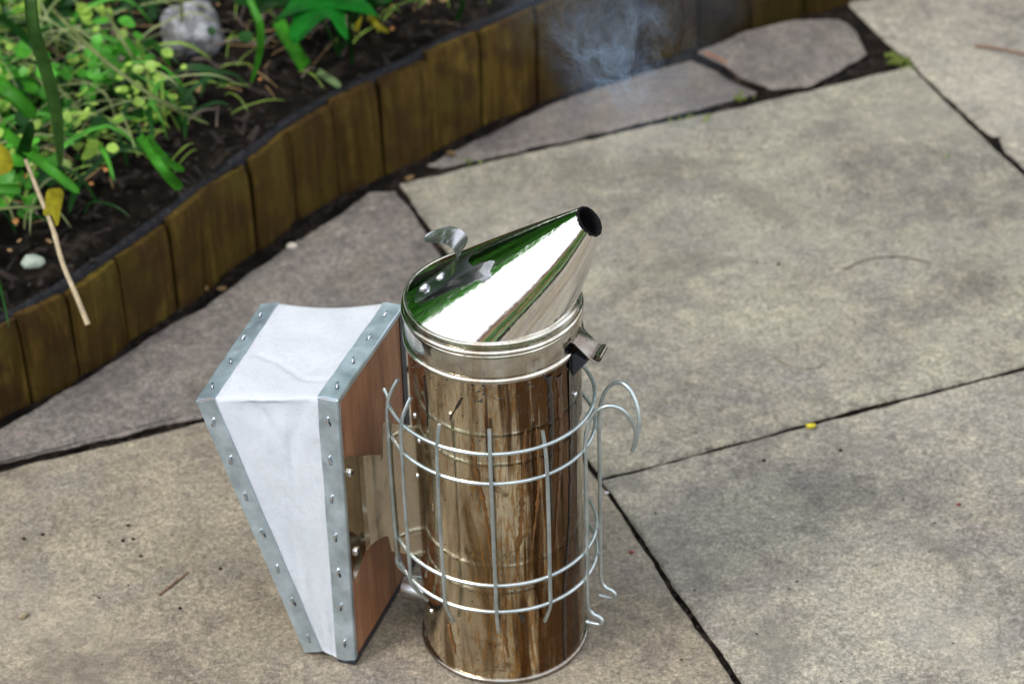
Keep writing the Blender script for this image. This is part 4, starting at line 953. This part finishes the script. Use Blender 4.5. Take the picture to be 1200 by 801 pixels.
grit([st(.452, .0), st(.455, .55)], 240, .0018, -.005); grit([(q.x, q.y) for q in edgepath], 1500, .004, -.004)
grit([(.268, .665), (.30, .69), (.33, .71)], 160, .006, -.003)
obj('joint_grit', bm, BARK, None, smooth=True, kind='stuff', label='dark soil crumbs and grit in the joints between slabs', category='grit')
MOSS = mat_leaf('moss', (.09, .12, .02), .8, .1)
bm = bmesh.new()
for cx, cy, n_, sp_ in ((.341, .7021, 60, .0045), (.336, .712, 30, .003), (.17, .617, 46, .007), (.20, .652, 20, .005), (.15, .610, 24, .006), (-.02, .562, 12, .004), (.345, .69, 25, .003)):
    for k in range(n_):
        r_ = random.uniform(.0008, .0022); bmesh.ops.create_icosphere(bm, subdivisions=1, radius=1, matrix=Matrix.Translation((cx+random.gauss(0, sp_), cy+random.gauss(0, sp_*.6), -.003+random.uniform(0, .003))) @ Matrix.Diagonal((r_, r_, r_*.7, 1)))
obj('joint_moss', bm, MOSS, None, smooth=True, kind='stuff', label='small green moss tufts in the far paving joints', category='moss')

# small things lying on the slabs
def bit(name, p, r_, mat, label, cat, el=.6, rot=0., h=.0012):
    out = [(p[0]+r_*math.cos(a+0)*math.cos(rot)-r_*el*math.sin(a)*math.sin(rot), p[1]+r_*math.cos(a)*math.sin(rot)+r_*el*math.sin(a)*math.cos(rot), .0008+(h*.6)*(1+math.cos(2*a+rot))*.5) for a in [2*PI*k/8+.1 for k in range(8)]]
    return flat_leaf(name, out, mat, label, cat, h, .0006, .0003)
def twig(name, pts, r_, mat, label, cat):
    bm = bmesh.new(); tube(bm, catmull([(p[0], p[1], r_*.9+(.0006 if i % 2 else 0)) for i, p in enumerate(pts)], 8), lambda t: r_*(1-.35*t), 7); return obj(name, bm, mat, None, smooth='auto', label=label, category=cat)
TWIG = mat_flat('twig_brown', (.13, .075, .045), .8, 0, .4, 200); RED = mat_flat('red_bit', (.28, .07, .045), .6, 0, .4, 200)
YEL = mat_flat('yellow_petal', (.68, .60, .03), .5, 0, .15, 200)
bm = bmesh.new()
for k in range(260):
    x, y = random.uniform(-.42, .46), random.uniform(-.10, .62); r_ = random.choice((.0003, .0004, .0005, .0007))
    if (x-.0)**2+y*y < .06**2 or (-.18 < x < -.04 and -.07 < y < .09): continue
    if y > .25 and x < -.07+ (y-.55)*.4: continue
    bmesh.ops.create_icosphere(bm, subdivisions=1, radius=1, matrix=Matrix.Translation((x, y, .0003)) @ Matrix.Rotation(random.random()*6, 4, 'Z') @ Matrix.Diagonal((r_*random.uniform(1, 2.2), r_, r_*.7, 1)))
obj('loose_crumbs', bm, BARK, None, smooth=True, kind='stuff', label='fine dark crumbs of soil scattered over the slabs', category='crumbs')
bit('yellow_petal', D_s_petal, .0038, YEL, 'small bright yellow petal lying on the joint right of the smoker', 'petal', .6, .1, .0022)
twig('twig', [D_s_twigR1, (.428, .711, 0), D_s_twigR2], .0014, TWIG, 'straight brown twig on the far slab at the top right', 'twig')
twig('twig', [D_s_orange1, (.190, .712, 0), D_s_orange2], .0018, mat_flat('orange_twig', (.16, .07, .035), .7, 0, .3, 200), 'orange brown twig end beside the chipped slab by the edging', 'twig')
twig('curved_stem', D_s_hair, .0007, mat_flat('dark_stem', (.11, .085, .06), .8), 'thin dark curved stem lying on the big middle slab', 'stem')
twig('curved_stem', D_s_arc, .0006, mat_flat('grey_stem', (.17, .15, .11), .8), 'faint small hooked stem on the middle slab below the longer one', 'stem')
twig('twig', D_s_twL, .0008, TWIG, 'short brown twig on the slab left of the bellows', 'twig')
bit('dry_leaf', D_s_leafL, .0036, mat_flat('cream_leaf', (.45, .38, .25), .8), 'tiny curled pale dry leaf on the lower left slab', 'leaf', .5, .8, .002)
bit('white_chip', D_s_white, .0016, mat_flat('white_chip', (.75, .75, .78), .6), 'tiny white chip at the joint corner right of the smoker', 'stone chip', .7)
bit('red_chip', D_s_red, .0017, RED, 'tiny reddish chip in the joint right of the smoker base', 'chip', .8)
bit('red_chip', D_s_redA, .0022, RED, 'dark red leaf bit on the slab near the left edging', 'leaf bit', .6)
bit('dry_leaf', D_s_leafB, .0030, LEAF['dead'], 'pale brown dry leaf bit near the left slab joint', 'leaf', .4, .5)
bit('green_leaf_bit', D_s_greenb, .0034, LEAF['pale_leaf'], 'small green leaf bit on the slab at upper right', 'leaf', .4, 1.0)
bit('brown_chip', D_s_brownB, .0015, RED, 'tiny brown chip on the lower right slab', 'chip', .8)
for i, (p, r_, lb) in enumerate(((D_s_chip, .004, 'beige bark chip at the foot of the left planks'), (D_s_chip2, .0045, 'brown bark chip at the corner where joints meet the edging'), ((-.212, .388, 0), .0028, 'small pale bark crumb left of the beige chip'), ((-.033, .571, 0), .005, 'flat brown bark flake against the planks near the middle'))):
    bit('bark_chip', p, r_, LEAF['dead'], lb, 'bark chip', .6, i*.8, .002)
PEB = ['dark crumb on the lower left slab, nearest the left edge but one', 'dark crumb at the far left of the lower left slab', 'dark crumb left of the bellows, right one of a close pair', 'dark crumb left of the bellows, left one of a close pair', 'dark crumb just below the close pair left of the bellows', 'dark crumb nearest the bellows on the lower left slab', 'dark crumb below the short brown twig', 'dark crumb above the close pair on the left slab', 'small dark crumb on the lower right slab right of the petal', 'small dark crumb just below the joint left of the petal', 'dark crumb on the big middle slab left of the curved stem']
for p, lb in zip(D_s_peb, PEB): rock('dark_crumb', (p[0], p[1], .0007), (.0014, .0012, .0010), BARK, lb, 'crumb', p[0]*50, 1)
rock('pale_pebble', (-.152, .4405, .002), (.0042, .0032, .003), mat_flat('pebble', (.45, .40, .33), .7), 'pale pebble in the dark gap beside the edging', 'pebble', 4, 2)

# ------------------------------------------------------------------ garden around, seen in the polished metal
def leafmass(name, cx, cy, rx, ry, z0, z1, n, size, mat, label, cat):
    bm = bmesh.new(); cl = [(cx+random.uniform(-rx, rx), cy+random.uniform(-ry, ry), random.uniform(z0, z1), random.uniform(.18, .38)) for _ in range(110)]
    for k in range(n):
        c = random.choice(cl); d = Vector((random.gauss(0, 1), random.gauss(0, 1), random.gauss(0, 1))).normalized()*c[3]*random.uniform(.6, 1.05)
        p = Vector(c[:3])+d; nn = (d.normalized()+Vector((random.gauss(0, .5), random.gauss(0, .5), random.gauss(0, .5)))).normalized(); a = nn.orthogonal().normalized(); b = nn.cross(a); s_ = size*random.uniform(.6, 1.3)
        f_ = [bm.verts.new(p+q) for q in (-a*s_, b*s_*.45, a*s_, -b*s_*.45)]; bm.faces.new(f_)
    return obj(name, bm, mat, None, kind='stuff', label=label, category=cat)
leafmass('shrubbery', -.4, 2.9, 3.4, .6, .1, 3.9, 46000, .07, LEAF['dark'], 'dense green shrubs growing behind the flower bed', 'shrubs')
leafmass('shrubbery', -.6, 2.6, 3.2, .5, .6, 4.0, 22000, .06, LEAF['bright'], 'brighter green leaves among the shrubs behind the bed', 'shrubs')
leafmass('shrubbery', -2.5, 2.0, .6, 1.2, .1, 3.0, 16000, .065, LEAF['bright'], 'lighter green shrubs at the left behind the bed', 'shrubs')
bm = bmesh.new(); gq = [(-9, -9.5), (9, -9.5), (9, -3.0), (-9, -3.0)]; bm.faces.new([bm.verts.new((x, y, -.02)) for x, y in gq]); setting('grass', bm, LAWN)
house = empty('brick_house', (0, -12, 0), label='pinkish brick house across the lawn behind the hedge, mirrored in the spout', category='house')
BRICK = mat_flat('pink_brick', (.42, .22, .15), .8, 0, .3, 12)
bm = bmesh.new(); box(bm, -7, 7, -.5, 0, 0, 3.1); obj('wall', bm, BRICK, house)
bm = bmesh.new(); extrude_poly(bm, [(-7.4, .4, 3.1), (-7.4, -3.5, 5.0), (-7.4, -3.6, 4.8), (-7.4, .3, 2.98)], (14.8, 0, 0)); obj('roof', bm, mat_flat('roof_tile', (.10, .06, .05), .8), house)
for x in (-5, -1.7, 1.7, 5):
    bm = bmesh.new(); box(bm, x-.6, x+.6, .002, .05, .9, 2.2); w_ = obj('window', bm, mat_flat('window_frame', (.7, .7, .7), .5), house)
    bm = bmesh.new(); box(bm, x-.52, x+.52, .052, .056, .98, 2.12); obj('pane', bm, mat_flat('glass_dark', (.03, .04, .05), .05), w_)
leafmass('hedge', .5, -7.0, 6.5, .4, .2, 1.3, 14000, .09, LEAF['bright'], 'green hedge across the lawn reflected in the spout', 'hedge')

# ------------------------------------------------------------------ smoke drifting off the spout
bm = bmesh.new(); box(bm, -.04, .16, -.07, .07, .315, .50)
m = bpy.data.materials.new('smoke'); m.use_nodes = True; t = m.node_tree; t.nodes.remove(t.nodes['Principled BSDF']); out = t.nodes['Material Output']
def N(typ, **kw):
    o = t.nodes.new('ShaderNode'+typ)
    for k, v in kw.items(): setattr(o, k, v)
    return o
def MT(op, a, b=0., clamp=False):
    o = N('Math', operation=op); o.use_clamp = clamp
    for i, v in enumerate((a, b)):
        if isinstance(v, bpy.types.NodeSocket): t.links.new(v, o.inputs[i])
        else: o.inputs[i].default_value = v
    return o.outputs[0]
tcn = N('TexCoord'); P_ = tcn.outputs['Object']
wn = N('TexNoise'); wn.inputs['Scale'].default_value = 26; wn.inputs['Detail'].default_value = 3; t.links.new(P_, wn.inputs['Vector'])
vs = N('VectorMath', operation='SUBTRACT'); vs.inputs[1].default_value = (.5, .5, .5); t.links.new(wn.outputs['Color'], vs.inputs[0])
vm = N('VectorMath', operation='SCALE'); vm.inputs['Scale'].default_value = .045; t.links.new(vs.outputs[0], vm.inputs[0])
va = N('VectorMath', operation='ADD'); t.links.new(P_, va.inputs[0]); t.links.new(vm.outputs[0], va.inputs[1])
n1 = N('TexNoise'); n1.inputs['Scale'].default_value = 34; n1.inputs['Detail'].default_value = 5; n1.inputs['Roughness'].default_value = .55; n1.inputs['Distortion'].default_value = 1.4; t.links.new(va.outputs[0], n1.inputs['Vector'])
ridge = MT('SUBTRACT', 1., MT('MULTIPLY', MT('ABSOLUTE', MT('SUBTRACT', n1.outputs['Fac'], .5)), 22.), True)
body = MT('MULTIPLY', MT('SUBTRACT', n1.outputs['Fac'], .46, ), 5., True)
wisp = MT('ADD', MT('MULTIPLY', MT('POWER', ridge, 2.), .9), MT('MULTIPLY', body, .35))
def env(cx, cy, cz, sx, sy, sz, amp):
    vv_ = N('VectorMath', operation='SUBTRACT'); vv_.inputs[1].default_value = (cx, cy, cz); t.links.new(va.outputs[0], vv_.inputs[0])
    v2 = N('VectorMath', operation='DIVIDE'); v2.inputs[1].default_value = (sx, sy, sz); t.links.new(vv_.outputs[0], v2.inputs[0])
    ln = N('VectorMath', operation='LENGTH'); t.links.new(v2.outputs[0], ln.inputs[0])
    return MT('MULTIPLY', MT('SUBTRACT', 1., ln.outputs['Value'], True), amp)
e = MT('ADD', MT('ADD', env(.064, 0, .390, .036, .04, .034, 1.5), env(.080, 0, .365, .055, .045, .050, .35)), env(.074, 0, .436, .080, .05, .065, .45))
den = MT('MULTIPLY', MT('MULTIPLY', wisp, e), SMOKE_D)
pv = N('VolumePrincipled'); pv.inputs['Color'].default_value = (.50, .70, 1.0, 1); pv.inputs['Anisotropy'].default_value = .2
t.links.new(den, pv.inputs['Density']); t.links.new(pv.outputs[0], out.inputs['Volume'])
m.cycles.volume_step_rate = .35 if hasattr(m, 'cycles') else 1
smk = obj('smoke', bm, m, None, kind='stuff', label='thin bluish white smoke wisps drifting above the spout mouth', category='smoke')
smk.location = (0, 0, 0)
